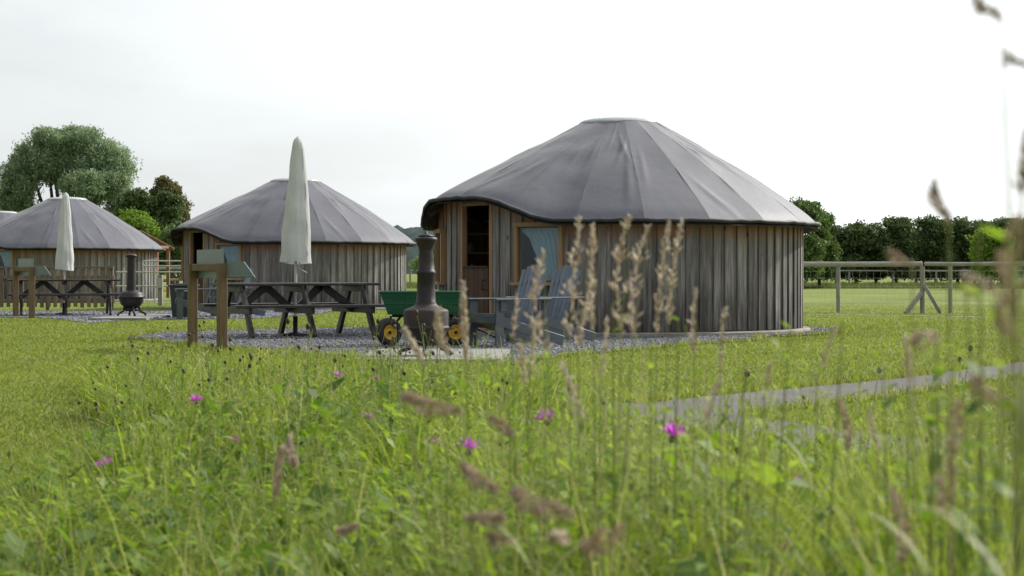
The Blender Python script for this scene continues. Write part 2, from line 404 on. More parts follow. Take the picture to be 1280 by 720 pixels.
def tag(o, label=None, cat=None, group=None, kind=None):
    if label: o['label'] = label
    if cat: o['category'] = cat
    if group: o['group'] = group
    if kind: o['kind'] = kind
    return o
def thing(name, loc, rz=0.0, label=None, cat=None, group=None):
    o = bpy.data.objects.new(name, None); COL.objects.link(o)
    o.location = loc; o.rotation_euler = (0, 0, rz); o.empty_display_size = 0.2
    return tag(o, label, cat, group)
KIDS = {}
def copy_tree(o, parent=None):
    c = o.copy(); COL.objects.link(c)
    if parent: c.parent = parent
    for ch in o.children: copy_tree(ch, c)
    return c
def place(src, loc, rz, label, group=None, flag={}):
    o = src if not src.get('_u') and src.name not in flag else copy_tree(src)
    flag[src.name] = 1
    o.location = loc; o.rotation_euler = (0, 0, rz); o['label'] = label
    if group: o['group'] = group
    return o
def struct(mb, name, mat, **k):
    return tag(mb.build(name, mat, **k), kind='structure')

def quads_mesh(name, co, nper, mat, var=None, faces=None, parent=None):
    """co (n, nper, 3): each item a strip/quad with given face index list"""
    n = co.shape[0]
    faces = np.array(faces)                      # (k,4) or (k,3)
    k, w = faces.shape
    F_ = (faces[None]+(np.arange(n)*nper)[:, None, None]).reshape(-1, w)
    me = bpy.data.meshes.new(name)
    me.vertices.add(n*nper); me.vertices.foreach_set('co', co.reshape(-1).astype(np.float32))
    me.loops.add(F_.size); me.loops.foreach_set('vertex_index', F_.reshape(-1).astype(np.int32))
    me.polygons.add(len(F_)); me.polygons.foreach_set('loop_start', (np.arange(len(F_))*w).astype(np.int32))
    me.polygons.foreach_set('use_smooth', np.ones(len(F_), bool))
    me.update(calc_edges=True)
    if var is not None:
        a = me.attributes.new('var', 'FLOAT', 'POINT')
        a.data.foreach_set('value', np.repeat(var, nper).astype(np.float32))
    me.materials.append(mat)
    o = bpy.data.objects.new(name, me); COL.objects.link(o)
    if parent: o.parent = parent
    return o

def inpoly(x, y, poly):
    r = np.zeros(len(x), bool)
    n = len(poly)
    for i in range(n):
        x1, y1 = poly[i]; x2, y2 = poly[(i+1) % n]
        c = ((y1 > y) != (y2 > y)) & (x < (x2-x1)*(y-y1)/((y2-y1) if y2 != y1 else 1e-9)+x1)
        r ^= c
    return r

# ------------------------------------------------------------------ world and sun
SUN_AZ, SUN_EL = 52, 36        # azimuth right of the view direction, elevation
w = bpy.data.worlds.new('World'); scene.world = w; w.use_nodes = True
N, L = w.node_tree.nodes, w.node_tree.links
bg = N['Background']; bg.inputs['Strength'].default_value = 0.1
sky = N.new('ShaderNodeTexSky'); sky.sky_type = 'NISHITA'; sky.sun_disc = False
sky.sun_elevation = R(SUN_EL); sky.sun_rotation = R(SUN_AZ); sky.dust_density = 3.5; sky.air_density = 1.0
tc = N.new('ShaderNodeTexCoord')
# thin veil of high cloud: patchy, brightened round the unseen sun to light the scene
mp = N.new('ShaderNodeMapping'); mp.inputs['Scale'].default_value = (1, 1, 3.2); L.new(tc.outputs['Generated'], mp.inputs['Vector'])
cn = N.new('ShaderNodeTexNoise'); cn.inputs['Scale'].default_value = 5.5; cn.inputs['Detail'].default_value = 7; cn.inputs['Roughness'].default_value = 0.5
L.new(mp.outputs[0], cn.inputs['Vector'])
cr = N.new('ShaderNodeMapRange'); cr.inputs[1].default_value = 0.35; cr.inputs[2].default_value = 0.62; cr.inputs[3].default_value = 0.80; cr.inputs[4].default_value = 0.97
L.new(cn.outputs['Fac'], cr.inputs[0])
sd = Vector((math.sin(R(SUN_AZ))*math.cos(R(SUN_EL)), math.cos(R(SUN_AZ))*math.cos(R(SUN_EL)), math.sin(R(SUN_EL))))
dp = N.new('ShaderNodeVectorMath'); dp.operation = 'DOT_PRODUCT'; L.new(tc.outputs['Generated'], dp.inputs[0]); dp.inputs[1].default_value = sd
vr = N.new('ShaderNodeMapRange'); vr.inputs[1].default_value = -0.4; vr.inputs[2].default_value = 0.95; vr.inputs[3].default_value = 0; vr.inputs[4].default_value = 1
L.new(dp.outputs['Value'], vr.inputs[0])
pw = N.new('ShaderNodeMath'); pw.operation = 'POWER'; L.new(vr.outputs[0], pw.inputs[0]); pw.inputs[1].default_value = 3.0
vm = N.new('ShaderNodeMath'); vm.operation = 'MULTIPLY_ADD'; L.new(pw.outputs[0], vm.inputs[0]); vm.inputs[1].default_value = 17.0; vm.inputs[2].default_value = 6.05
vc = N.new('ShaderNodeMix'); vc.data_type = 'RGBA'; vc.blend_type = 'MULTIPLY'; vc.inputs['Factor'].default_value = 1
vc.inputs['A'].default_value = (0.955, 1.0, 1.01, 1); L.new(vm.outputs[0], vc.inputs['B'])
mx = N.new('ShaderNodeMix'); mx.data_type = 'RGBA'
L.new(cr.outputs[0], mx.inputs['Factor']); L.new(sky.outputs[0], mx.inputs['A']); L.new(vc.outputs['Result'], mx.inputs['B'])
L.new(mx.outputs['Result'], bg.inputs['Color'])
sl = bpy.data.lights.new('sun', 'SUN'); sl.energy = 4.8; sl.angle = R(2.5); sl.color = (1.0, 0.95, 0.87)
so = bpy.data.objects.new('sun', sl); COL.objects.link(so); so.location = (10, 5, 20)
so.rotation_euler = (-sd).to_track_quat('-Z', 'Y').to_euler()
scene.view_settings.view_transform = 'Standard'; scene.view_settings.look = 'None'
scene.view_settings.exposure = 0.0; scene.view_settings.gamma = 1.0

# ------------------------------------------------------------------ ground, paths, gravel
g = MB()
xs = [-2500, -300, -60, -25, 0, 25, 60, 300, 2500]; ys = [-600, -60, 0, 15, 35, 60, 150, 600, 3000]
g.add([(x, y, 0) for y in ys for x in xs], [(j*9+i, j*9+i+1, (j+1)*9+i+1, (j+1)*9+i) for j in range(8) for i in range(8)])
struct(g, 'ground', M['lawn'])

PATH = [gp(806, 505), gp(870, 497), gp(960, 489), gp(1120, 474), gp(1280, 452), (7.3, 20.9), (9.6, 23.5), (10.5, 22.2), (8.0, 18.6), gp(1280, 474), gp(1120, 496), gp(980, 514), gp(935, 518), gp(945, 523),
        gp(990, 528), gp(1159, 550), gp(1280, 562), (3.9, 8.3), (5.2, 7.9), (5.0, 6.6), (3.2, 6.7), gp(1280, 612), gp(1140, 592), gp(960, 568), gp(820, 550), (0.2, 11.0), (-0.3, 12.4)]
struct(MB().poly(PATH, 0.008), 'path', M['asphalt'])
# low edge of soil along the upper side of the path
def wobble(poly, amp, step=0.35, seed=1):
    rn = random.Random(seed); out = []
    for i, (a, b) in enumerate(zip(poly, poly[1:]+poly[:1])):
        L_ = math.hypot(b[0]-a[0], b[1]-a[1]); n = max(1, int(L_/step))
        for k in range(n):
            t = k/n; out.append((a[0]+(b[0]-a[0])*t+rn.uniform(-amp, amp), a[1]+(b[1]-a[1])*t+rn.uniform(-amp, amp)))
    return out
YC = [(1.7, 27.8), (-5.6, 45.5), (-14.4, 57.0), (-20.3, 70.0)]
def arc(c, r, a0, a1, n=12):
    return [(c[0]+r*math.sin(R(a0+(a1-a0)*i/n)), c[1]-r*math.cos(R(a0+(a1-a0)*i/n))) for i in range(n+1)]
GR1 = wobble([gp(150, 423), gp(245, 434), gp(320, 441), gp(400, 448), gp(450, 453), (-1.0, 17.35), gp(640, 457), gp(720, 444), gp(850, 433), (3.3, 23.6)] +
             arc(YC[0], 3.6, 30, 175, 10) + arc(YC[0], 3.35, 175, 290, 8) + [gp(470, 409), gp(400, 411), gp(300, 413), gp(200, 417)], 0.07, seed=2)
GR2 = wobble([(-12.6, 36.6), gp(60, 398), gp(110, 404), gp(185, 400), gp(240, 399), (-5.0, 34.5), (-4.2, 38.5)] + arc(YC[1], 3.5, 25, 180, 9)[0:] + arc(YC[1], 3.4, 180, 330, 8) + [(-8.4, 41.0), (-12.6, 41.0)], 0.08, seed=3)
GR3 = wobble(arc(YC[2], 3.5, 0, 345, 24), 0.08, seed=4)
GR4 = wobble(arc(YC[3], 3.5, 0, 345, 24), 0.08, seed=5)
gm = MB()
for G_ in (GR1, GR2, GR3, GR4): gm.poly(G_, 0.012)
struct(gm, 'gravel', M['gravel'])

SLAB = [(-1.62, 17.6), (-0.12, 17.5), (-0.02, 19.9), (-1.5, 20.0)]
tag(MB().poly(SLAB, 0.05, 0.05).build('concrete_slab', M['concrete']), kind='structure')
SLAB2 = [(-8.0, 33.2), (-6.9, 33.2), (-6.9, 36.2), (-8.0, 36.2)]
tag(MB().poly(SLAB2, 0.05, 0.05).build('concrete_slab', M['concrete']), kind='structure')
# faint worn line under the right fence
TR = [(6.3, 37.8), (8.2, 36.8), (10.5, 34.6), (14, 31.5), (14.3, 31.8), (10.7, 35.1), (8.4, 37.15), (6.4, 38.15)]
struct(MB().poly(TR, 0.008), 'worn_track', M['concrete'])

# loose slate chips lying on the gravel
def scatter_poly(poly, n, r):
    P = np.array(poly); lo = P.min(0); hi = P.max(0)
    x = r.uniform(lo[0], hi[0], n); y = r.uniform(lo[1], hi[1], n)
    k = inpoly(x, y, poly); return x[k], y[k]
sx_, sy_ = scatter_poly(GR1, 38000, rng)
k = (sy_ < 29)
for c in YC[:1]: k &= np.hypot(sx_-c[0], sy_-c[1]) > 2.98
k &= ~inpoly(sx_, sy_, SLAB)
sx_, sy_ = sx_[k], sy_[k]
s2x, s2y = scatter_poly(GR2, 9000, rng); k = (s2y < 41) & ~inpoly(s2x, s2y, SLAB2); s2x, s2y = s2x[k], s2y[k]
px = np.concatenate([sx_, s2x]); py = np.concatenate([sy_, s2y]); n = len(px)
s = rng.uniform(0.010, 0.026, n)*np.where(py > 32, 1.5, 1)
a = rng.uniform(0, 2*PI, n)
octa = np.array([(1, 0, 0), (0, .7, 0), (-1, 0, 0), (0, -.7, 0), (0.1, 0, .55), (0, 0, -.4)])
co = octa[None]*s[:, None, None]*rng.uniform(.7, 1.2, (n, 6, 1))
cx = co[..., 0]*np.cos(a)[:, None]-co[..., 1]*np.sin(a)[:, None]; cy = co[..., 0]*np.sin(a)[:, None]+co[..., 1]*np.cos(a)[:, None]
co = np.stack([cx+px[:, None], cy+py[:, None], co[..., 2]+0.016], -1)
st = quads_mesh('gravel_chips', co, 6, M['stone'], rng.random(n), [(0, 1, 4), (1, 2, 4), (2, 3, 4), (3, 0, 4), (1, 0, 5), (2, 1, 5), (3, 2, 5), (0, 3, 5)])
st.data.polygons.foreach_set('use_smooth', np.zeros(len(st.data.polygons), bool))
tag(st, kind='stuff', label='loose blue-grey slate chips round the tables and yurts', cat='gravel')

# ------------------------------------------------------------------ yurt
DOOR = -52.0                 # angle of the door, measured from -Y towards +X
def smooth(t): t = max(0, min(1, t)); return t*t*(3-2*t)
def adiff(a, b): return (a-b+180) % 360-180
def lift(a):
    d = abs(adiff(a, DOOR-1.5)); return 1-smooth((d-9)/25)
def eave_z(a): return 1.67+0.355*lift(a)
def eave_r(a): return 3.12+0.10*lift(a)
def P(a, r, z): return (r*math.sin(R(a)), -r*math.cos(R(a)), z)
def box_at(mb, a, r, wdt, dep, z0, z1, bev=0.004, zs=None):
    """upright board tangent to the wall"""
    t = R(a); x = Vector((math.cos(t), math.sin(t), 0)); y = Vector((math.sin(t), -math.cos(t), 0)); z = Vector((0, 0, 1))
    m3 = Matrix((x, y, z)).transposed()
    mb.box(P(a, r, (z0+z1)/2), (wdt, dep, z1-z0), m3, bev)

def make_yurt():
    root = thing('yurt', (0, 0, 0), 0, None, 'yurt', 'round timber yurts standing in a row on the field')
    rn = random.Random(5)
    RW = 2.85
    OPEN = [(DOOR, 7.6, 0.0, 1.90), (DOOR+24.5, 7.6, 0.80, 1.55), (DOOR-27.5, 6.6, 0.80, 1.50)]
    # --- wall of hit-and-miss boards
    wb = MB(); tops = []
    def brd(a, r, wd, dp_, z0, z1):
        n0 = len(wb.v); box_at(wb, a, r, wd, dp_, z0, z1, 0.003)
        # subdivide the top distance attribute: two levels only (bottom/top) would smear, so store real distance
        for v in wb.v[n0:]: tops.append((ztop(a)-0.02) - v[2])
    def ztop(a): return eave_z(a)+0.13
    def segs(a, half):
        zt = ztop(a); out = [(0.07, zt)]
        for (c, h, z0, z1) in OPEN:
            if abs(adiff(a, c)) < h+half*0.4:
                out = []
                if z0 > 0.1: out.append((0.07, z0-0.04))
                if zt > z1+0.09: out.append((z1+0.05, zt))
        return out
    NB = 84
    for i in range(NB):
        a = i*360/NB
        cuts = lambda z0, z1: [(z0, z1)]
        for (z0, z1) in segs(a, 1.0):
            # split into stacked vertices for the attribute: short top piece and long lower piece butt exactly (same board colour handled per island)
            brd(a+rn.uniform(-.15, .15), RW+rn.uniform(-0.003, 0.003), rn.uniform(.118, .142), 0.022, z0+rn.uniform(-.01, .01), z1)
        a2 = a+180/NB
        for (z0, z1) in segs(a2, 0.6):
            brd(a2, RW-0.026, 0.135, 0.020, z0, z1)
    # extra loops for the attribute: rebuild faces with vertical subdivision
    wall = wb.build('wall', M['wall'], root, {'top': tops})
    # inner lining
    lin = MB(); n = 180
    for i in range(n):
        a0 = i*360/n; a1 = a0+360/n; am = (a0+a1)/2
        zt = eave_z(am)+0.1; sg = [(0.06, zt)]
        for (c, h, z0, z1) in OPEN:
            if abs(adiff(am, c)) < h: sg = ([(0.06, z0)] if z0 > 0.1 else []) + ([(z1, zt)] if zt > z1 else [])
        for (z0, z1) in sg:
            vs = [P(a0, RW-.045, z0), P(a1, RW-.045, z0), P(a1, RW-.045, z1), P(a0, RW-.045, z1), P(a0, RW-.075, z0), P(a1, RW-.075, z0), P(a1, RW-.075, z1), P(a0, RW-.075, z1)]
            lin.add(vs, [(0, 1, 2, 3), (7, 6, 5, 4), (0, 4, 5, 1), (3, 2, 6, 7)])
    lin.build('wall_lining', M['inner_wood'], root)
    # --- floor and foundation ring
    MB().lathe([(0.0, .075), (RW-.09, .075), (RW-.09, 0.0)], 64).build('floor_deck', M['inner_wood'], root)
    MB().lathe([(RW-.05, 0.0), (RW-.05, .062), (RW+.10, .062), (RW+.125, .045), (RW+.13, 0.0)], 96, smooth=False).build('foundation_ring', M['ringstone'], root)
    # --- roof: gores, each with sag between its seams, plus puckers
    rf = MB(); NG = 20; RC, ZC = 0.63, 3.26
    pk = [[(rn.uniform(.08, .9), rn.uniform(.15, .85), rn.uniform(.4, 1.0), rn.uniform(-1, 1), rn.uniform(.03, .07)) for _ in range(4 if rn.random() < .75 else 1)] for _ in range(NG)]
    def roofz(a, t):
        ze, re = eave_z(a), eave_r(a)
        r = re+(RC-re)*t
        z = ze+(ZC-ze)*t + 0.045*math.sin(PI*t)*(1-lift(a)) + 0.02*math.sin(PI*min(1, t*1.2)) - 0.035*math.exp(-(t/0.05)**2)
        return r, z
    for gi in range(NG):
        a0 = gi*360/NG+3; da = 360/NG
        nu, nv = 18, 60
        vs = []; fs = []
        for j in range(nv+1):
            t = j/nv
            for i in range(nu+1):
                u = i/nu; a = a0+u*da
                r0, z0_ = roofz(a, t)
                # chord between the seams makes the panels read flat
                rr = r0*math.cos(R(da/2))/math.cos(R((u-.5)*da))
                sag = -0.007*math.sin(PI*u)*math.sin(PI*t)
                wr = 0.0
                for (uu, tt, am, an, wd) in pk[gi]:
                    du = (u-uu); dt = (t-tt)
                    q = dt*5+du*an*1.5; s_ = dt*an*1.5*1.0-du*1.0
                    wr += am*0.024*math.exp(-(q/.9)**2)*math.exp(-(s_/(wd*1.3))**2)
                wr += 0.006*math.sin(R(a)*5+t*7)+0.005*math.sin(R(a)*9-t*11+math.sin(t*5)*2)+0.0025*math.sin(t*27+math.sin(R(a)*3)*2.5)*lift(a-18)*math.sin(PI*t)
                vs.append(P(a, rr, z0_+sag+wr))
        for j in range(nv):
            for i in range(nu):
                k = j*(nu+1)+i; fs.append((k, k+1, k+nu+2, k+nu+1))
        rf.add(vs, fs, True)
    roof = rf.build('roof', M['roof'], root)
    # seams: welts that wander slightly
    sm = MB()
    for gi in range(NG):
        a = gi*360/NG+3; pts = []
        ph = rn.uniform(0, 6); am = rn.choice([0.15, .3, .6])
        for j in range(26):
            t = j/25; aa = a+am*math.sin(ph+t*9)*math.sin(PI*t)
            r, z = roofz(aa, t); r *= math.cos(R(9))/math.cos(R(9-abs(aa-a)))
            pts.append(P(aa, r, z+0.002))
        sm.tube(pts, [(0.0005 if gi % 3 else .001)+0.0035*max(0, math.sin(ph+j*.6)) for j in range(26)], 6)
    sm.build('seam', M['roof'], roof)
    # eave binding and soffit
    rim = MB(); pts = [P(a, eave_r(a)*0.998, eave_z(a)-0.055) for a in np.arange(0, 361, 3.0)]
    vs = []; fs = []
    na = 120
    prof = [(-.03, .025), (.010, .022), (.020, .0), (.014, -.022), (-.005, -.032), (-.03, -.02)]
    for i in range(na):
        a = i*360/na
        wv = 0.006*math.sin(a*.9)+0.005*math.sin(a*.37+1)
        for (dr, dz) in prof: vs.append(P(a, eave_r(a)+dr+wv*.5, eave_z(a)-0.02+dz+wv))
    m_ = len(prof)
    for i in range(na):
        for k in range(m_):
            fs.append((i*m_+k, i*m_+(k+1) % m_, ((i+1) % na)*m_+(k+1) % m_, ((i+1) % na)*m_+k))
    rim.add(vs, fs, True); rim.build('eave_binding', M['rim'], root)
    sf = MB(); vs = []; fs = []
    for i in range(na):
        a = i*360/na
        for t in (0.0, .1, .25, .5, .75, 1.0):
            r, z = roofz(a, t); vs.append(P(a, r-.02, z-0.05-.03*min(1, t*8)))
    for i in range(na):
        for k in range(5): fs.append((i*6+k, i*6+k+1, ((i+1) % na)*6+k+1, ((i+1) % na)*6+k))
    sf.add(vs, fs, True); sf.build('roof_lining', M['soffit'], root)
    rb = MB()
    for i in range(28):
        a = i*360/28+2
        p0 = Vector(P(a, eave_r(a)-.10, eave_z(a)-.055)); p1 = Vector(P(a, RC+.02, ZC-.12))
        rb.beam(p0, p1, .045, .06)
    rb.build('rafters', M['inner_wood'], root)
    # crown
    MB().lathe([(RC-.07, ZC-.16), (RC+.0, ZC-.16), (RC+.012, ZC-.01), (RC+.008, ZC+.012), (RC-.02, ZC+.02), (RC-.07, ZC+.018)], 48, close=True).build('crown_ring', M['dome'], root)
    MB().lathe([(RC-.02, ZC+.018)]+[((RC-.02)*math.cos(t), ZC+.02+.07*math.sin(t)) for t in np.linspace(0.12, PI/2, 9)], 48).build('crown_dome', M['dome'], root)
    # door: frame, open upper half, closed lower half
    fr = MB(); c, h, z0, z1 = OPEN[0]
    for s_ in (-1, 1): box_at(fr, c+s_*(h-.4), RW-.028, .06, .085, .065, z1+.05)
    wdt = 2*RW*math.tan(R(h))
    box_at(fr, c, RW-.028, wdt-.14, .08, z1-.0, z1+.05)
    box_at(fr, c, RW+.03, wdt, .16, .062, .10)
    fr.build('door_frame', M['frame_wood'], root)
    dr = MB()
    t = R(c); tx = Vector((math.cos(t), math.sin(t), 0)); ty = Vector((math.sin(t), -math.cos(t), 0))
    m3 = Matrix((tx, ty, Vector((0, 0, 1)))).transposed()
    for i in range(5):
        dr.box(Vector(P(c, RW-.03, .555))+tx*((i-2)*.118), (.114, .03, .88), m3, .004)
    dr.box(Vector(P(c, RW-.055, .25)), (.58, .02, .09), m3, .003)
    dr.box(Vector(P(c, RW-.055, .85)), (.58, .02, .09), m3, .003)
    dr.box(Vector(P(c, RW-.012, 1.0)), (.60, .055, .02), m3, .003)
    door = dr.build('door', M['door_wood'], root)
    hb = MB(); hb.tube([Vector(P(c, RW-.01, .80))+tx*.22+ty*0.0, Vector(P(c, RW+.04, .80))+tx*.22, Vector(P(c, RW+.04, .66))+tx*.22, Vector(P(c, RW-.01, .66))+tx*.22], .009, 8)
    hb.build('handle', M['black_steel'], door)
    # upper leaf swung inwards
    ul = MB(); hinge = Vector(P(c, RW-.13, 1.43)) - tx*.36; dirv = (-ty*.22-tx*.97).normalized()
    for i in range(5):
        m4 = Matrix((dirv, Vector((0, 0, 1)).cross(dirv), Vector((0, 0, 1)))).transposed()
        ul.box(hinge+dirv*(.07+i*.118), (.114, .03, .78), m4, .004)
    ul.build('upper_door', M['door_wood'], root)
    # windows
    for (c, h, z0, z1) in OPEN[1:]:
        fr = MB(); wdt = 2*RW*math.tan(R(h)); t = R(c)
        for s_ in (-1, 1): box_at(fr, c+s_*(h-.55), RW+.018, .055, .10, z0-.03, z1+.02)
        box_at(fr, c, RW+.018, wdt+.02, .104, z1+.02, z1+.085)
        box_at(fr, c, RW+.035, wdt+.06, .15, z0-.075, z0-.03)
        win = fr.build('window', M['frame_wood'], root)
        pn = MB(); box_at(pn, c, RW-.005, wdt-.10, .006, z0-.02, z1+.01, 0)
        pn.build('pane', M['glass'], win)
        # gathered curtain drawn to both sides
        cu = MB(); tx = Vector((math.cos(t), math.sin(t), 0)); ty = Vector((math.sin(t), -math.cos(t), 0))
        for s_ in (1,):
            vs = []; fs = []; nu = 44; nv = 14
            for j in range(nv+1):
                v = j/nv; z = z1+.0-(z1-z0+.02)*v
                spread = (wdt-.08)*(1-smooth(v/.22)*.22-smooth((v-.15)/.6)*.22)
                for i in range(nu+1):
                    u = i/nu; xx = s_*(wdt/2-.03-u*spread)
                    vs.append(Vector((0, 0, 0))+tx*xx+Vector(P(c, RW-.085, 0))+ty*(.014*math.sin(u*46+math.sin(v*3)))+Vector((0, 0, z)))
            for j in range(nv):
                for i in range(nu): k = j*(nu+1)+i; fs.append((k, k+1, k+nu+2, k+nu+1))
            cu.add(vs, fs, True)
        cu.build('curtain', M['curtain'], win)
    return root

yurt = make_yurt()
ylab = ['large nearest timber yurt with grey canvas roof lifted over its open door',
        'timber yurt with grey roof behind the dark picnic table and pale parasol',
        'timber yurt with grey roof at the left, behind the slatted fence and black stove',
        'farthest yurt, only its roof and pale crown showing at the left edge of the photo']
for i, c in enumerate(YC):
    o = yurt if i == 0 else copy_tree(yurt)
    o.location = (c[0], c[1], 0); o['label'] = ylab[i]

# things inside the near yurt, seen over the half door
def inyurt(a, r, z): p = P(a, r, z); return (YC[0][0]+p[0], YC[0][1]+p[1], z)
sh = thing('wall_shelf', (-0.35, 27.9, 0.0), 0, 'wooden kitchen dresser inside the near yurt, seen through the open upper door', 'shelf')
mb = MB()
for z in (.10, .85, 1.22, 1.52): MB().box((0, 0, z), (.95, .26, .03), None, .003).build('shelf', M['frame_wood'], sh)
for x in (-.492, .492): MB().box((x, 0, .82), (.03, .27, 1.5), None, .003).build('side_panel', M['frame_wood'], sh)
for k_, (x, r, hgt, z, lab) in enumerate([(-.28, .05, .20, .865, 'tall grey jar standing on the middle shelf inside the yurt'), (-.08, .07, .13, .865, 'squat grey jar standing on the middle shelf inside the yurt'),
                                          (.12, .04, .24, 1.235, 'slim grey bottle on the upper shelf inside the yurt'), (-.3, .06, .16, 1.235, 'small grey pot on the upper shelf inside the yurt')]):
    j = MB().lathe([(0, 0), (r, 0), (r*1.05, hgt*.5), (r*.8, hgt*.8), (r*.45, hgt*.88), (r*.5, hgt), (0, hgt)], 16).build('jar', M['jar'])
    j.location = (-0.35+x, 27.9, z); tag(j, lab, 'jar', 'jars on the kitchen dresser')
cl = MB(); vs = []; fs = []
for j in range(9):
    for i in range(13):
        v = j/8; u = i/12; wdt = .05+.11*v
        vs.append(((u-.5)*wdt, .015*math.sin(u*20), -.36*v))
for j in range(8):
    for i in range(12): k = j*13+i; fs.append((k, k+1, k+14, k+13))
cl.add(vs, fs, True); o = cl.build('tea_towel', M['cream_cloth']); o.location = (-0.22, 27.72, 1.50)
o.modifiers.new('t', 'SOLIDIFY').thickness = .004
tag(o, 'pale cloth hanging from the dresser inside the near yurt', 'cloth')

# ------------------------------------------------------------------ picnic table
def make_table():
    root = thing('picnic_table', (0, 0, 0), 0, None, 'picnic table', 'dark picnic tables on the gravel')
    Lh = 1.15
    t = MB()
    for i in range(6):
        y = (i-2.5)*.125
        if i in (2, 3):
            t.box((-(Lh+.03)/2-.0, y, .735), (Lh-.03, .118, .038), None, .006); t.box(((Lh+.03)/2, y, .735), (Lh-.03, .118, .038), None, .006)
        else: t.box((0, y, .735), (2*Lh, .118, .038), None, .006)
    t.build('table_top', M['dark_wood'], root)
    for s in (-1, 1):
        b = MB()
        for k_ in (0, 1): b.box((0, s*(.66+k_*.13), .435), (2*Lh, .122, .042), None, .006)
        b.build('seat', M['dark_wood'], root)
    for x in (-.90, 0, .90):
        for s in (-1, 1):
            MB().beam((x+.03, s*.235, .715), (x+.03, s*.70, .0), .05, .115, (0, 1, 0), .005).build('leg', M['dark_wood'], root)
        c = MB(); c.box((x-.02, 0, .372), (.046, 1.56, .088), None, .006); c.box((x-.02, 0, .672), (.046, .74, .084), None, .006)
        c.build('cross_beam', M['dark_wood'], root)
    br = MB()
    for s in (-1, 1):
        br.beam((s*.42, 0, .71), (s*.88, 0, .375), .07, .105); br.beam((s*.42, 0.08, .71), (s*.04, .08, .375), .07, .105)
    br.build('brace', M['dark_wood'], root)
    return root
tb = make_table()
al = R(27)
T1 = (-3.08, 25.0, 0.012); T2 = (-9.5, 37.3, 0.012)
tb.location = T1; tb.rotation_euler = (0, 0, al); tb['label'] = 'dark stained picnic table nearest the camera, beside the green cart'
t2 = copy_tree(tb); t2.location = T2; t2.rotation_euler = (0, 0, R(16)); t2['label'] = 'dark stained picnic table farther off at the left, in front of the slatted fence'

# ------------------------------------------------------------------ closed parasol
def make_parasol():
    root = thing('parasol', (0, 0, 0), 0, None, 'parasol', 'closed parasols standing through the picnic tables')
    p = MB(); p.tube([(0, 0, 0), (0, 0, 2.72)], .021, 14); p.build('pole', M['pole'], root)
    MB().lathe([(0, 0), (.2, 0), (.2, .03), (.06, .05), (.035, .06), (.035, .28), (0, .28)], 24).build('base', M['black_steel'], root)
    c = MB(); n = 48; lv = 40; vs = []; fs = []
    rn = random.Random(3)
    for j in range(lv+1):
        t = j/lv; z = 1.04+1.80*t
        r = .225*(1-t)**.55*(1-.05*t)+.035 if t < .96 else .035+.0*(1)
        r = .215*(1-.70*t**1.35)
        if t > .93: r *= math.sqrt(max(0.0, 1-((t-.93)/.07)**2))*.98+.02
        for k in range(n):
            a = 2*PI*k/n
            fold = 1+.06*(abs(math.sin(2.5*a+.6*math.sin(t*3)))**.6-.6)*(1-.3*t)*1.6+.02*math.sin(11*a+t*7)+.02*math.sin(17*a-t*15)
            dz = -.018*math.sin(a+.6)*(1-t)**6 + 0.006*math.sin(3*a)*(1-t)**8
            sq = 1-.03*math.sin(t*22+2*a)
            vs.append((r*fold*sq*math.cos(a)+.02*math.sin(t*2.2), r*fold*sq*math.sin(a)*.9, z+dz))
    for j in range(lv):
        for k in range(n): fs.append((j*n+k, j*n+(k+1) % n, (j+1)*n+(k+1) % n, (j+1)*n+k))
    c.add(vs, fs, True); cv = c.build('cover', M['canvas'], root)
    fl = MB(); vs = []; fs = []
    for j in range(17):
        t = j/16; z = 2.66-1.5*t; r = .215*(1-.70*((z-1.04)/1.8)**1.35)+.012
        for i in range(4):
            a = -.95+(i-1.5)*.10+.12*math.sin(t*2.5); vs.append((r*math.cos(a)*1.07+.02*math.sin(((z-1.04)/1.8)*2.2), r*math.sin(a)*1.0, z+.003*math.sin(j*2.1)))
    for j in range(16):
        for i in range(3): k = j*4+i; fs.append((k, k+1, k+5, k+4))
    fl.add(vs, fs, True); fl.build('zip_flap', M['canvas'], cv)
    tie = MB(); tie.tube([(.05, -.05, 1.05), (.02, -.06, .98), (.06, -.08, .94), (.14, -.08, .90)], .008, 6); tie.build('tie', M['canvas'], root)
    return root
pa = make_parasol()
pa.location = (T1[0], T1[1], .012); pa.rotation_euler = (R(-.3), R(.6), R(20)); pa['label'] = 'tall closed cream parasol standing through the nearest picnic table'
p2 = copy_tree(pa); p2.location = (T2[0], T2[1], .012); p2.rotation_euler = (0, R(1.2), R(-35)); p2.scale = (.93, .93, .915); p2['label'] = 'shorter closed cream parasol standing through the left picnic table'

# ------------------------------------------------------------------ chimineas
def leg_curve(mb, ang, r0, r1, z1, w_=.03):
    c, s = math.cos(ang), math.sin(ang)
    pts = [(c*r0, s*r0, z1), (c*(r0+.03), s*(r0+.03), z1*.72), (c*(r0+.05), s*(r0+.05), z1*.35), (c*(r1-.03), s*(r1-.03), .05), (c*r1, s*r1, .012)]
    mb.tube(pts, [.024, .022, .02, .02, .026], 8)
ch = thing('chiminea', (-.90, 18.42, .05), R(20), 'tall rusty brown cast iron chiminea on the concrete slab, in front of the green cart', 'chiminea')
body = MB().lathe([(.0, .10), (.10, .10), (.165, .115), (.185, .15), (.198, .21), (.228, .255), (.236, .275), (.246, .278), (.246, .296), (.235, .30), (.234, .32), (.236, .455), (.230, .472), (.215, .480), (.165, .498), (.125, .520), (.112, .535), (.108, .55)], 40)
body.build('body', M['rust'], ch)
stk = MB().lathe([(.104, .53), (.109, .55), (.100, .56), (.096, .70), (.092, .84), (.103, .85), (.104, .875), (.091, .885), (.083, .98), (.076, 1.08), (.078, 1.12), (.098, 1.165), (.112, 1.195), (.117, 1.205), (.117, 1.225), (.09, 1.235), (.075, 1.22), (.07, 1.1)], 32)
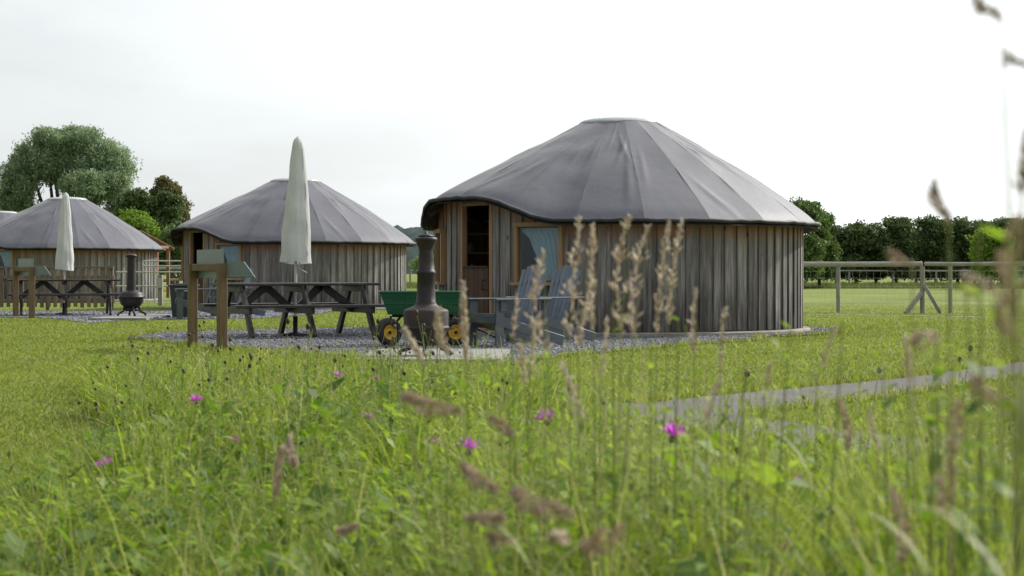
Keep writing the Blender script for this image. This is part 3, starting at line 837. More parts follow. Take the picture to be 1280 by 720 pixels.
stk.build('flue', M['black_iron'], ch)
cp = MB().lathe([(.0, 1.30), (.012, 1.298), (.016, 1.28), (.03, 1.27), (.075, 1.255), (.085, 1.238), (.0, 1.238)], 24); cp.build('cap', M['black_iron'], ch)
lg = []
for a in (R(172), R(-112), R(-40)):
    m_ = MB(); leg_curve(m_, a, .12, .29, .2); m_.build('leg', M['rust'], ch)
dm = MB()
for z in np.linspace(.31, .405, 5): dm.beam((-.09, -.241, z), (.09, -.241, z), .012, .010)
dm.beam((-.10, -.24, .30), (-.10, -.24, .415), .014, .014); dm.beam((.10, -.24, .30), (.10, -.24, .415), .014, .014)
dd = dm.build('door_grille', M['black_iron'], ch); dd.rotation_euler = (0, 0, R(120))
hk = MB(); hk.tube([(.235, -.06, .27), (.28, -.07, .285), (.285, -.02, .29), (.24, 0, .28)], .009, 8); hk.build('handle', M['rust'], ch)
# second stove: black, round bowl
c2 = thing('chiminea', (-7.57, 35.0, .05), R(0), 'smaller round-bellied black chiminea near the left yurt and picnic table', 'chiminea')
MB().lathe([(.08, .15), (.15, .17), (.21, .235), (.238, .31), (.243, .36), (.252, .362), (.252, .382), (.243, .385), (.24, .42), (.215, .46), (.15, .49), (.10, .505), (.09, .52)], 36).build('body', M['black_iron'], c2)
MB().lathe([(.10, .505), (.092, .56), (.083, .8), (.077, 1.14), (.082, 1.16), (.11, 1.175), (.115, 1.19), (.112, 1.205), (.08, 1.225), (.0, 1.235)], 28).build('flue', M['black_iron'], c2)
for a in (R(215), R(-65), R(25), R(110)):
    m_ = MB(); leg_curve(m_, a, .12, .29, .26); m_.build('leg', M['black_iron'], c2)
MB().lathe([(0, .09), (.12, .09), (.14, .115), (.13, .16), (0, .16)], 24).build('ash_pan', M['black_iron'], c2)

# ------------------------------------------------------------------ garden cart
ct = thing('garden_cart', (-1.13, 21.85, .012), R(5), 'green plastic garden cart with yellow-hubbed wheels, behind the rusty chiminea', 'garden cart')
mb = MB()
def tub(mb, x0, x1, y, z, x0b, x1b, yb, zb, inset):
    o = [(x0, -y, z), (x1, -y, z), (x1, y, z), (x0, y, z)]; b = [(x0b, -yb, zb), (x1b, -yb, zb), (x1b, yb, zb), (x0b, yb, zb)]
    oi = [(x0+inset, -y+inset, z), (x1-inset, -y+inset, z), (x1-inset, y-inset, z), (x0+inset, y-inset, z)]
    bi = [(x0b+inset, -yb+inset, zb+inset), (x1b-inset, -yb+inset, zb+inset), (x1b-inset, yb-inset, zb+inset), (x0b+inset, yb-inset, zb+inset)]
    vs = o+b+oi+bi; fs = []
    for i in range(4):
        j = (i+1) % 4
        fs += [(i, j, 4+j, 4+i)[::-1], (8+i, 8+j, 12+j, 12+i), (i, j, 8+j, 8+i)]
    fs += [(4, 5, 6, 7)[::-1], (12, 13, 14, 15)]
    mb.add(vs, fs)
tub(mb, -.51, .49, .29, .66, -.41, .44, .22, .385, .012)
for (a_, b_) in (((-.52, -.295), (.50, -.295)), ((-.52, .295), (.50, .295)), ((-.515, -.295), (-.515, .295)), ((.495, -.295), (.495, .295))):
    mb.beam((a_[0], a_[1], .662), (b_[0], b_[1], .662), .028, .022, bev=.006)
for x in (-.18, .18): mb.beam((x, -.285, .645), (x, -.232, .40), .03, .012)
mb.beam((-.482, -.277, .60), (.478, -.277, .60), .012, .016); mb.beam((-.455, -.256, .52), (.463, -.256, .52), .012, .016)
for v_ in range(1): pass
mb.build('tub', M['green_tub'], ct)
mb = MB()
mb.beam((-.36, -.1, .365), (.40, -.1, .365), .03, .03); mb.beam((-.36, .1, .365), (.40, .1, .365), .03, .03)
for x in (-.40, .40):
    mb.tube([(x, -.27, .17), (x, .27, .17)], .010, 8)
    for s in (-1, 1):
        mb.tube([(x, s*.2, .17), (x*.93, s*.13, .36)], .011, 8); mb.tube([(x, s*.2, .17), (x*.6, s*.13, .37)], .011, 8)
mb.build('chassis', M['black_steel'], ct)
def wheel(x, y, rz):
    wm = MB().lathe([(.084, -.03), (.12, -.05), (.150, -.047), (.167, -.022), (.167, .022), (.150, .047), (.12, .05), (.084, .03)], 32, axis='y', close=True)
    o = wm.build('wheel', M['rubber'], ct); o.location = (x, y, .17); o.rotation_euler = (0, 0, rz)
    rm = MB().lathe([(.0, -.012), (.03, -.014), (.06, -.004), (.072, -.02), (.086, -.038), (.092, -.034), (.088, 0), (.092, .034), (.086, .038), (.072, .02), (.06, .004), (.03, .014), (0, .012)], 28, axis='y')
    rm.build('rim', M['yellow'], o)
    MB().lathe([(0, -.05), (.016, -.05), (.02, -.045), (.02, .045), (.016, .05), (0, .05)], 12, axis='y').build('hub', M['black_steel'], o)
for x, rz in ((-.40, R(28)), (.42, R(-8))):
    for s in (-1, 1): wheel(x, s*.29, rz)
mb = MB(); mb.tube([(.46, 0, .20), (.62, 0, .24), (1.0, .12, .06)], .012, 8); mb.tube([(1.0, .02, .06), (1.0, .22, .06)], .014, 8); mb.build('pull_handle', M['black_steel'], ct)

# ------------------------------------------------------------------ adirondack chair (faces -X)
def make_chair():
    root = thing('garden_chair', (0, 0, 0), 0, None, 'garden chair', 'slate blue slatted garden chairs')
    s_ = MB()
    for i in range(7):
        t = i/6; x = -.36+.50*t; z = .385-.155*t
        s_.box((x, 0, z), (.078, .54, .022), Matrix.Rotation(R(17), 3, 'Y'), .004)
    s_.box((-.405, 0, .335), (.022, .58, .10), None, .004)
    s_.build('seat', M['chair'], root)
    b = MB()
    for i in range(6):
        y = (i-2.5)*.088; top = 1.0-.012*abs(i-2.5)**1.8
        p0 = Vector((.13, y*.86, .205)); p1 = Vector((.13+.27*(top-.2)/.8, y*1.13, top))
        b.beam(p0, p1, .076, .018, (1, 0, .3), .004)
    b.beam((.235, -.25, .40), (.235, .25, .40), .04, .05); b.beam((.345, -.27, .78), (.345, .27, .78), .03, .06)
    b.build('backrest', M['chair_back'], root)
    for s in (-1, 1):
        MB().box((-.34, s*.30, .28), (.115, .028, .56), None, .004).build('leg', M['chair'], root)
        MB().beam((-.40, s*.27, .335), (.62, s*.27, .055), .026, .12, (0, 0, 1), .004).build('back_leg', M['chair'], root)
        a = MB(); a.box((-.03, s*.315, .575), (.80, .135, .022), None, .005); a.box((-.30, s*.325, .50), (.08, .025, .13), None, .003)
        a.beam((.30, s*.30, .565), (.30, s*.27, .20), .06, .024, (1, 0, 0))
        a.build('armrest', M['chair'], root)
    return root
cc = make_chair()
spots = [((-.03, 21.7), 33, 'slate blue slatted garden chair nearest the camera, beside the green cart'),
         ((.42, 22.95), 36, 'slate blue slatted garden chair behind the tall grass, under the window of the near yurt'),
         ((-6.15, 34.4), 12, 'slate blue garden chair beside the dark bin, seen past the wooden stand'),
         ((-5.75, 36.2), 20, 'slate blue garden chair farthest off, half hidden behind the near picnic table')]
for i, ((x, y), d, lab) in enumerate(spots):
    o = cc if i == 0 else copy_tree(cc)
    o.location = (x, y, .012); o.rotation_euler = (0, 0, R(d)); o['label'] = lab

# ------------------------------------------------------------------ two-post wooden stand with sheet panels
def make_stand():
    root = thing('cooking_stand', (0, 0, 0), 0, None, 'stand', 'wooden two-post stands with grey-green panels')
    # posts along local x
    for x in (-.57, .57): MB().box((x, 0, .51), (.105, .105, 1.02), None, .008).build('post', M['post_wood'], root)
    MB().box((0, -.0, .975), (1.03, .07, .085), None, .006).build('rail', M['post_wood'], root)
    p = MB(); p.box((-.06, .06, 1.02), (1.02, .012, .34), None, .0); p.build('back_panel', M['panel'], root)
    wq = MB()
    d = Vector((.93, .36, 0)); q0 = Vector((.63, .04, 0)); th = Vector((-.36, .93, 0))*.012
    a = [q0+Vector((0, 0, .85)), q0+d*.50+Vector((0, 0, .86)), q0+d*.30+Vector((0, 0, 1.04)), q0+Vector((0, 0, 1.045))]
    vs = a+[v+th for v in a]
    wq.add(vs, [(0, 1, 2, 3), (7, 6, 5, 4), (0, 4, 5, 1), (1, 5, 6, 2), (2, 6, 7, 3), (3, 7, 4, 0)])
    wq.beam(q0+d*.01+Vector((0, 0, .87)), q0+d*.47+Vector((0, 0, .875)), .03, .02)
    wq.build('side_panel', M['panel'], root)
    return root
sd_ = make_stand()
ang = math.atan2(-1.0, .52)
sd_.location = (-3.64, 21.0, 0); sd_.rotation_euler = (0, 0, ang); sd_['label'] = 'two-post wooden stand with grey-green panels in front of the nearest picnic table'
s2 = copy_tree(sd_); s2.location = (-9.85, 35.5, 0); s2.rotation_euler = (0, 0, ang+R(4)); s2['label'] = 'two-post wooden stand with grey-green panels beside the left picnic table'

# ------------------------------------------------------------------ bin, utility post, slatted fence
bn = thing('storage_bin', (-6.6, 35.4, .012), R(8), 'dark grey plastic bin with a flat rimmed lid between the two left yurts', 'bin')
mb = MB(); tub(mb, -.27, .27, .27, .62, -.22, .22, .22, 0.0, .015)
for x in (-.12, .12): mb.beam((x, -.262, .58), (x*.9, -.222, .04), .03, .012)
mb.build('body', M['bin'], bn)
mb = MB(); mb.box((0, 0, .64), (.60, .60, .035), None, .012); mb.box((0, 0, .665), (.40, .44, .025), None, .01); mb.build('lid', M['bin'], bn)
mb = MB(); mb.tube([(-.15, -.27, .55), (-.15, -.31, .53), (.1, -.31, .53), (.1, -.27, .55)], .011, 8); mb.build('handle', M['galv'], bn)

up = thing('utility_post', (-9.65, 48.3, 0), 0, 'short grey service post with a meter box at the corner of the left yurt', 'post')
MB().box((0, 0, .42), (.12, .12, .84), None, .01).build('post', M['grey_wood'], up)
MB().box((0, -.08, .62), (.17, .08, .26), None, .012).build('meter_box', M['galv'], up)

sf = thing('slatted_fence', (-14.1, 42.0, 0), 0, 'low brown slatted timber fence in front of the left yurt', 'fence')
rn = random.Random(9)
x = 0.0; slm = MB()
while x < 4.55:
    slm.box((x, rn.uniform(-.004, .004), .54+rn.uniform(-.01, .01)), (.088, .02, .92), None, .003); x += .16
slm.build('slats', M['pale_slats'], sf)
rl = MB()
for z in (.22, .80): rl.beam((-.05, .035, z), (4.6, .035, z), .04, .085)
rl.beam((-.06, 0, 1.03), (4.6, 0, 1.03), .09, .045); rl.build('rails', M['pale_slats'], sf)
for x in (0.02, 1.5, 3.0, 4.52): MB().box((x, .09, .5), (.09, .09, 1.0), None, .005).build('post', M['pale_slats'], sf)
lowp = MB()
for i in range(5): lowp.box((.55, -.03-.0, .30+i*.105), (1.15, .018, .095), None, .003)
lowp.build('low_panel', M['pale_slats'], sf)

# timber frame beyond the yurts
M['old_larch'] = pmat('old_larch', (0.24, 0.125, 0.065), (0.15, 0.08, 0.045), 2.5, (9, 9, 1), rough=0.8, island=0.12)
pf = thing('timber_frame', (-12.75, 62.0, 0), R(-8), 'open orange-brown timber pitched frame beyond the left yurt', 'pergola')
for (x, y) in ((-1.3, -.5), (.42, -.5), (-1.3, .7), (.42, .7)): MB().box((x, y, .88), (.11, .11, 1.76), None, .006).build('post', M['old_larch'], pf)
rf_ = MB()
for (y) in (-.55, .75):
    for x0 in (-.62, ): rf_.beam((.62, y, 1.72), (-.62, y, 2.36), .07, .10); rf_.beam((-.62, y, 2.36), (-1.6, y, 1.80), .07, .10)
rf_.build('rafter', M['old_larch'], pf)
bm_ = MB(); bm_.beam((-.62, -.7, 2.32), (-.62, .9, 2.32), .06, .10); bm_.beam((.42, -.65, 1.80), (.42, .85, 1.80), .07, .09); bm_.beam((-1.4, -.62, 1.80), (.6, -.62, 1.78), .05, .09)
bm_.build('beam', M['old_larch'], pf)

# galvanised railing beyond
gr = thing('metal_railing', (-11.0, 52.5, 0), R(2), 'galvanised tube railing between the left yurt and the one behind the table', 'railing')
mb = MB()
for (x, h_) in ((.0, 1.25), (.35, 1.05), (1.35, 1.1), (2.35, 1.1), (3.35, 1.1)): 
    p_ = MB(); p_.tube([(x, 0, 0), (x, 0, h_)], .028, 10); p_.build('post', M['galv'], gr)
for z in (1.10, .92, .5): 
    mb.tube([(-.8 if z < 1.1 else .0, 0, z), (3.4, 0, z)], .024, 10)
mb.tube([(.0, 0, 1.25), (2.0, 0, 1.25)], .024, 10)
mb.build('rail', M['galv'], gr)

# ------------------------------------------------------------------ post and rail fences
def rail_fence(name, pts, zt, label, rr=.06, pr=.055, mesh=True, skip0=False, rail_mat='rail_wood', group=None, rails=1):
    base = Vector((pts[0][0], pts[0][1], 0))
    root = thing(name, base, 0, label, 'fence', group)
    rn = random.Random(len(pts))
    for i, p in enumerate(pts):
        q = Vector((p[0], p[1], 0))-base
        if skip0 and i == 0: continue
        MB().tube([q, q+Vector((rn.uniform(-.01, .01), 0, zt-.05))], pr*rn.uniform(.92, 1.08), 12).build('post', M['grey_wood'], root)
    for i in range(0, len(pts)-1, 2):
        j = min(i+2, len(pts)-1)
        a = Vector((pts[i][0], pts[i][1], 0))-base; b = Vector((pts[j][0], pts[j][1], 0))-base
        for k_ in range(rails):
            d = (b-a).normalized()*.004
            mb = MB(); m1 = (a+b)/2
            z = zt-k_*.42
            mb.tube([a+d+Vector((0, 0, z)), m1+Vector((0, 0, z-.008)), b-d+Vector((0, 0, z))], [rr*rn.uniform(.97, 1.06), rr, rr*rn.uniform(.9, 1.0)], 14)
            mb.build('rail', M[rail_mat], root)
    if mesh:
        mb = MB()
        for i in range(len(pts)-1):
            a = Vector((pts[i][0], pts[i][1]-.06, 0))-base; b = Vector((pts[i+1][0], pts[i+1][1]-.06, 0))-base
            for z in (.12, .28, .44, .60, .78, .94): mb.tube([a+Vector((0, 0, z)), b+Vector((0, 0, z))], .0018, 4, False)
            n = max(2, int((b-a).length/.15))
            for k_ in range(1, n): q = a+(b-a)*k_/n; mb.tube([q+Vector((0, 0, .12)), q+Vector((0, 0, .94))], .0014, 4, False)
        mb.build('wire_mesh', M['galv'], root)
    return root
fpts = []
def fx(px, d): return ((px-640)/F*d, d)
fpts = [fx(560, 41.5), fx(660, 41.2), fx(760, 40.9), fx(855, 40.6), fx(951, 40.3), fx(1048, 39.8), fx(1153, 39.2)]
f1 = rail_fence('rail_fence', fpts, 1.10, 'silver-grey round rail fence with two raking braces at its end post', .06, .052)
e = Vector((fpts[-1][0]-fpts[0][0], fpts[-1][1]-fpts[0][1], 0))
m_ = MB(); m_.beam(e+Vector((-.43, -.25, 0)), e+Vector((-.03, -.05, .46)), .08, .08); m_.build('brace', M['grey_wood'], f1)
m_ = MB(); m_.beam(e+Vector((.37, -.15, 0)), e+Vector((.03, -.05, .62)), .08, .08); m_.build('brace', M['grey_wood'], f1)
f2p = [fx(1156, 39.22), fx(1188, 39.6), fx(1266, 37.8), fx(1350, 36.2), fx(1440, 34.8), fx(1540, 33.5), fx(1640, 32.3)]
rail_fence('rail_fence', f2p, 1.10, 'paler round rail fence running off the right edge beyond the path', .045, .048, skip0=True)
# far fence at the field edge
ff = [(x, 104+.02*x) for x in np.arange(-6, 40, 2.6)]
rail_fence('rail_fence', ff, 1.0, 'thin far wooden fence along the foot of the hedge', .04, .06, mesh=False, rail_mat='grey_wood', rails=1)
fl_ = [(x, 66) for x in np.arange(-26, -3, 2.3)]
rail_fence('rail_fence', fl_, 1.05, 'grey rail fence behind the yurts, below the trees', .05, .06, mesh=False, rail_mat='grey_wood', rails=2)

# ------------------------------------------------------------------ trees
def leaf_quads(cen, size, r, droop=0.0, aspect=.5):
    n = len(cen)
    d = r.normal(size=(n, 3)); d[:, 2] -= droop; d /= np.linalg.norm(d, axis=1)[:, None]
    o = r.normal(size=(n, 3)); o -= (o*d).sum(1)[:, None]*d; o /= np.linalg.norm(o, axis=1)[:, None]
    s = size*r.uniform(.6, 1.35, n)[:, None]
    a = d*s; b = o*s*aspect
    return np.stack([cen-a*.5, cen+b*.5, cen+a*.5, cen-b*.5], 1)
def tree(name, loc, blobs, mat, nleaf, lsize, label, cat='tree', group=None, trunk_r=.2, trunk_h=2.0, seed=0, droop=0, aspect=.5, lean=0.0, clump=40, hollow=.55, cr=.35, limbs=True, split=0):
    r = np.random.default_rng(seed); rn = random.Random(seed)
    root = thing(name, (loc[0], loc[1], 0), 0, label, cat, group)
    tk = MB()
    tk.tube([(0, 0, -.1), (lean*.2, 0, trunk_h*.4), (lean*.6, .05, trunk_h)], [trunk_r*1.25, trunk_r, trunk_r*.8], 12)
    top = Vector((lean*.6, .05, trunk_h))
    if limbs:
        for (bx, by, bz, rx, ry, rz) in blobs:
            e_ = Vector((bx, by, bz)); mid = top.lerp(e_, .5)+Vector((rn.uniform(-.3, .3), rn.uniform(-.3, .3), -.1*abs(bx)))
            tk.tube([top-Vector((0, 0, .2)), mid, e_], [trunk_r*.55, trunk_r*.33, trunk_r*.14], 8)
            for _ in range(4):
                q = mid.lerp(e_, rn.random()); tk.tube([q, q+Vector((rn.uniform(-1, 1)*rx*.8, rn.uniform(-1, 1)*ry*.8, rn.uniform(.0, .8)*rz))], [trunk_r*.15, trunk_r*.04], 5)
    tk.build('trunk', M['bark'], root)
    if split:
        nb = []
        for b in blobs:
            nb.append((b[0], b[1], b[2]-b[5]*.05, b[3]*.84, b[4]*.84, b[5]*.80))
            for _ in range(split):
                dv = Vector((rn.gauss(0, 1), rn.gauss(0, 1), rn.gauss(.15, .9))).normalized(); k_ = rn.uniform(.28, .5)
                nb.append((b[0]+dv.x*b[3]*(1-k_*.8), b[1]+dv.y*b[4]*(1-k_*.8), b[2]+dv.z*b[5]*(1-k_*.8), b[3]*k_, b[4]*k_, b[5]*k_*.9))
        blobs = nb
    vol = np.array([b[3]*b[4]*b[5] for b in blobs])**(2/3); vol = vol/vol.sum()
    cen = []; vv = []
    for b, f_ in zip(blobs, vol):
        nc = max(6, int(nleaf*f_/clump))
        d = r.normal(size=(nc, 3)); d /= np.linalg.norm(d, axis=1)[:, None]
        rad = (hollow+(1-hollow)*r.random(nc)**.7)*(1+.12*np.clip(r.normal(size=nc), -1.5, 1.5))
        cc_ = np.array(b[:3])+d*rad[:, None]*np.array(b[3:])
        cc_[:, 2] = np.maximum(cc_[:, 2], .15)
        csz = cr*r.uniform(.5, 1.5, nc)*min(1.6, max(.6, (b[3]*b[5])**.5/1.5))
        cv = np.clip(.5+.22*r.normal(size=nc), 0, 1)
        pts = cc_[:, None]+np.clip(r.normal(size=(nc, clump, 3)), -1.35, 1.35)*csz[:, None, None]*np.array([1, 1, .75])
        if droop: pts[:, :, 2] -= np.abs(r.normal(size=(nc, clump)))*droop*.5
        cen.append(pts.reshape(-1, 3)); vv.append(np.clip(np.repeat(cv, clump)+.12*r.normal(size=nc*clump), 0, 1))
    cen = np.concatenate(cen); vv = np.concatenate(vv)
    cen[:, 2] = np.abs(cen[:, 2])
    q = leaf_quads(cen, lsize, r, droop, aspect)
    quads_mesh('crown', q, 4, M[mat], vv, [(0, 1, 2, 3)], root)
    return root
# coordinates helper: pixel to metres at distance d
def mx_(px, d): return (px-640)/F*d
def mz_(py, d): return H+(HZ-py)/F*d
D = 105.0
def blob(px, py, rpx, rpy, d, c, dy=0, dr=None):
    return (mx_(px, d)-c, dy, mz_(py, d), rpx/F*d, (dr if dr else rpx/F*d), rpy/F*d)
c0 = mx_(78, D)
tree('willow_tree', (c0, D), [blob(60, 195, 40, 36, D, c0), blob(115, 205, 46, 34, D, c0, .6), blob(25, 235, 28, 38, D, c0, -.5), blob(140, 225, 30, 34, D, c0, -.3), blob(95, 170, 40, 15, D, c0, .3), blob(115, 232, 42, 22, D, c0, -1.2), blob(8, 255, 22, 35, D, c0, .5), blob(60, 168, 18, 14, D, c0), blob(150, 255, 22, 26, D, c0, .4), blob(35, 200, 22, 22, D, c0), blob(90, 205, 40, 34, D, c0, .8), blob(145, 200, 26, 26, D, c0, .2), blob(20, 275, 30, 26, D, c0, .8)],
     'willow', 125000, .19, 'tall spreading grey-green willow above the left yurt', trunk_r=.32, trunk_h=2.6, seed=1, droop=.35, aspect=.32, clump=46, hollow=.55, cr=.30, split=7)
D2 = 98.0; c1 = mx_(190, D2)
tree('dark_tree', (c1, D2), [blob(178, 258, 26, 22, D2, c1), blob(205, 265, 26, 25, D2, c1, .3), blob(190, 290, 32, 28, D2, c1, .2), blob(160, 270, 18, 20, D2, c1, .4)], 'darkleaf', 36000, .18, 'rounded dark green tree right of the willow', seed=2, trunk_r=.2, trunk_h=1.8, cr=.22, split=5)
c2_ = mx_(216, D)
tree('russet_tree', (c2_, D), [blob(208, 240, 18, 18, D, c2_), blob(222, 262, 15, 26, D, c2_, .2), blob(228, 290, 14, 24, D, c2_)], 'russet', 20000, .17, 'russet brown-tinged tree behind the dark green one', seed=3, trunk_r=.16, trunk_h=2.2, cr=.22, split=4)
D3 = 84.0; c3 = mx_(168, D3)
tree('bright_shrub', (c3, D3), [blob(165, 278, 24, 13, D3, c3), blob(182, 292, 16, 14, D3, c3), blob(152, 285, 12, 12, D3, c3), blob(166, 305, 30, 28, D3, c3)], 'brightleaf', 14000, .14, 'bright lime green bush above the roof edge of the left yurt', 'bush', seed=4, trunk_r=.1, trunk_h=.8, cr=.22)
c4 = mx_(222, D3)
tree('green_shrub', (c4, D3), [blob(222, 305, 24, 22, D3, c4), blob(205, 318, 20, 22, D3, c4), blob(245, 320, 16, 18, D3, c4)], 'midleaf', 12000, .14, 'mid green bush behind the timber frame', 'bush', seed=5, trunk_r=.1, trunk_h=.7, cr=.22)
c5 = mx_(185, 90)
tree('dark_shrub', (c5, 90), [blob(150, 322, 40, 16, 90, c5), blob(215, 325, 34, 14, 90, c5), blob(270, 328, 24, 12, 90, c5)], 'darkleaf', 13000, .16, 'low dark hedge bush beneath the left trees', 'bush', seed=6, trunk_r=.1, trunk_h=.5, cr=.25)
c6 = mx_(-20, 100)
tree('dark_shrub', (c6, 100), [blob(0, 285, 26, 26, 100, c6), blob(-40, 270, 34, 40, 100, c6), blob(40, 285, 30, 22, 100, c6), blob(100, 290, 50, 20, 100, c6, 1.5)], 'midleaf', 16000, .17, 'green bush below the willow, behind the farthest yurt', 'bush', seed=7, trunk_r=.15, trunk_h=.9, cr=.3)
c7 = mx_(545, 92)
tree('green_shrub', (c7, 92), [blob(548, 318, 12, 18, 92, c7), blob(560, 305, 12, 14, 92, c7), blob(530, 328, 14, 10, 92, c7), blob(585, 318, 20, 18, 92, c7)], 'brightleaf', 9000, .13, 'light green bush seen between the rusty chiminea and the near yurt', 'bush', seed=8, trunk_r=.1, trunk_h=.7, cr=.2)
# hedge trees on the right, left to right
hd = [(998, 268, 22, 24, 'midleaf', 96, 'taller light green tree rising over the right edge of the near yurt roof'),
      (1024, 284, 14, 16, 'midleaf', 99, 'rounded green tree in the hedge, next to the near yurt'),
      (1046, 290, 15, 14, 'darkleaf', 108, None), (1070, 288, 16, 13, 'darkleaf', 107, None), (1095, 288, 16, 13, 'darkleaf', 108, None), (1120, 287, 17, 13, 'darkleaf', 106, None),
      (1145, 291, 14, 12, 'darkleaf', 109, None), (1170, 288, 18, 13, 'darkleaf', 107, None), (1197, 286, 16, 14, 'darkleaf', 108, None), (1218, 289, 15, 12, 'darkleaf', 107, None),
      (1238, 300, 15, 11, 'brightleaf', 93, 'rounded lime green bush in front of the dark hedge at the right'), (1252, 284, 18, 15, 'darkleaf', 108, None), (1282, 282, 20, 15, 'darkleaf', 107, None),
      (1315, 286, 22, 15, 'darkleaf', 108, None), (1352, 284, 24, 16, 'midleaf', 107, None), (1395, 288, 26, 15, 'darkleaf', 107, None), (1440, 286, 28, 16, 'darkleaf', 108, None), (1490, 284, 28, 16, 'midleaf', 107, None), (1540, 287, 30, 15, 'darkleaf', 108, None), (960, 284, 24, 18, 'midleaf', 108, None), (915, 292, 26, 16, 'darkleaf', 108, None), (865, 296, 28, 15, 'darkleaf', 109, None), (810, 300, 30, 14, 'darkleaf', 109, None),
      (750, 304, 30, 13, 'midleaf', 109, None), (690, 306, 30, 13, 'darkleaf', 110, None), (635, 308, 28, 12, 'darkleaf', 110, None)]
for i, (px_, py_, a_, b_, mt, d_, lab) in enumerate(hd):
    cx_ = mx_(px_, d_)
    rn = random.Random(i+50)
    py_ += rn.uniform(-2, 9); px_ += rn.uniform(-4, 4)
    bl = [blob(px_, py_, a_, b_, d_, cx_, 0, 1.2)]+[blob(px_+rn.uniform(-1, 1)*a_, py_-b_*rn.uniform(.3, .75), a_*.28, b_*.4, d_, cx_, rn.uniform(-.5, .5), .5) for _ in range(3)]
    bl += [blob(px_+rn.uniform(-.7, .7)*a_, py_+rn.uniform(-3, 5), a_*.6, b_*rn.uniform(.7, 1.05), d_, cx_, rn.uniform(-.5, .5), .9) for _ in range(2)]
    bl += [blob(px_+o_, 338, a_*.8, 9, d_, cx_, rn.uniform(-.9, -.2), 1.0) for o_ in (-a_*.6, 0, a_*.6)]
    bl += [blob(px_+o_, yy_+rn.uniform(-2, 2), a_*1.05, 15, d_, cx_, rn.uniform(-.6, .3), 1.1) for o_ in (-a_*.5, a_*.5) for yy_ in (309, 330)]
    tree('hedge_tree' if a_ > 15.5 or lab is None else 'hedge_bush', (cx_, d_), bl, mt, 23000, .20, lab or 'dark green tree in the far hedge row beyond the field', 'tree', 'trees of the far hedge row', trunk_r=.1, trunk_h=1.2, seed=100+i, cr=.30, hollow=.1, clump=30)
# rough grass strip at the hedge foot (uncountable)
n = 26000; r = rng
x = r.uniform(-14, 42, n); y = r.uniform(97, 105, n); hgt = r.uniform(.1, .42, n)*np.where(y < 100, .6, 1)
b = np.stack([x, y, np.zeros(n)], -1); t = b+np.stack([r.normal(0, .1, n), r.normal(0, .1, n), hgt], -1); wv = r.uniform(.02, .05, n)
co = np.stack([b-np.stack([wv, 0*wv, 0*wv], -1), b+np.stack([wv, 0*wv, 0*wv], -1), t], 1)
tag(quads_mesh('rough_grass', co, 3, M['verge'], r.random(n), [(0, 1, 2)]), kind='stuff', label='long unmown grass along the foot of the hedge', cat='grass')
# long grass round the far yurts and fences
def tuft_ring(c, rad, n, hmax):
    a = r.uniform(0, 2*PI, n); q = rad+r.exponential(.12, n)
    return c[0]+q*np.cos(a), c[1]+q*np.sin(a)
# far wooded hill
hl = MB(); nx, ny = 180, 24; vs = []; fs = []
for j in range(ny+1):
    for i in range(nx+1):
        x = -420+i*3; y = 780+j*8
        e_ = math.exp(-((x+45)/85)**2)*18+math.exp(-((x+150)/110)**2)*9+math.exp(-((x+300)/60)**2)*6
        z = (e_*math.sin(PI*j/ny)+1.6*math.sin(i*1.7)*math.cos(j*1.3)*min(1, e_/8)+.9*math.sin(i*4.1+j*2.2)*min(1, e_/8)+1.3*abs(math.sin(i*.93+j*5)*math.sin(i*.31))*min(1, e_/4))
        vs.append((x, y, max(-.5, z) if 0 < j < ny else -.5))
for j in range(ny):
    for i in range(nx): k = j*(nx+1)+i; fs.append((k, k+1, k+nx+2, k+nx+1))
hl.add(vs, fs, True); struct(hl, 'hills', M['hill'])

# ------------------------------------------------------------------ lawn blades
MEAD = [(-2.4, 1.0), (-2.0, 3.5), (-1.62, 5.6), (-1.75, 7.5), (-2.1, 9.5), (-2.9, 12.0), (-3.4, 14.8), (-2.2, 16.2), (-1.2, 15.4), (-0.2, 13.8), (0.1, 11.4), (0.75, 10.0), (1.2, 9.0), (1.9, 7.9), (2.4, 7.3), (3.6, 6.8), (3.6, 1.0)]
MEADW = wobble(MEAD, .12, .4, 8)
def blades(n, hgt, wid, x, y, lean, r, seg=1, curl=0.0):
    th = r.uniform(0, 2*PI, n); ld = r.uniform(0, 2*PI, n)
    wx, wy = np.cos(th)*wid, np.sin(th)*wid
    lx, ly = np.cos(ld)*lean*hgt, np.sin(ld)*lean*hgt
    rows = []
    for k in range(seg+1):
        t = k/seg; f_ = t**1.8
        cx = x+lx*f_; cy = y+ly*f_; cz = hgt*(t-curl*t**3*.5)
        if k == seg: rows.append(np.stack([cx, cy, cz], -1)[:, None])
        else:
            s_ = (1-.55*t)
            rows.append(np.stack([np.stack([cx-wx*s_, cy-wy*s_, cz], -1), np.stack([cx+wx*s_, cy+wy*s_, cz], -1)], 1))
    return np.concatenate(rows, 1)
Y = []; X = []
tot = 430000
u = rng.random(tot); y = 4.5*(52/4.5)**(u**.9); x = rng.uniform(-1, 1, tot)*(.31*y+2.2)
k = ~inpoly(x, y, GR1) & ~inpoly(x, y, GR2) & ~inpoly(x, y, PATH) & ~inpoly(x, y, MEADW) & ~inpoly(x, y, SLAB)
for c in YC[:2]: k &= np.hypot(x-c[0], y-c[1]) > 3.0
x, y = x[k], y[k]; n = len(x)
patch = .5+.25*np.sin(x*1.3+np.sin(y*.9)*1.5)*np.sin(y*.8+1)+.25*np.sin(x*3.1+np.sin(y*2.3)*2)*np.sin(y*2.1-x)
hg = rng.uniform(.012, .030, n)*(1+.5*patch*rng.random(n)); wd = .0022+.00030*y; hg *= np.clip((54-y)/22, .15, 1)
co = blades(n, hg, wd, x, y, rng.uniform(.2, 1.5, n), rng)
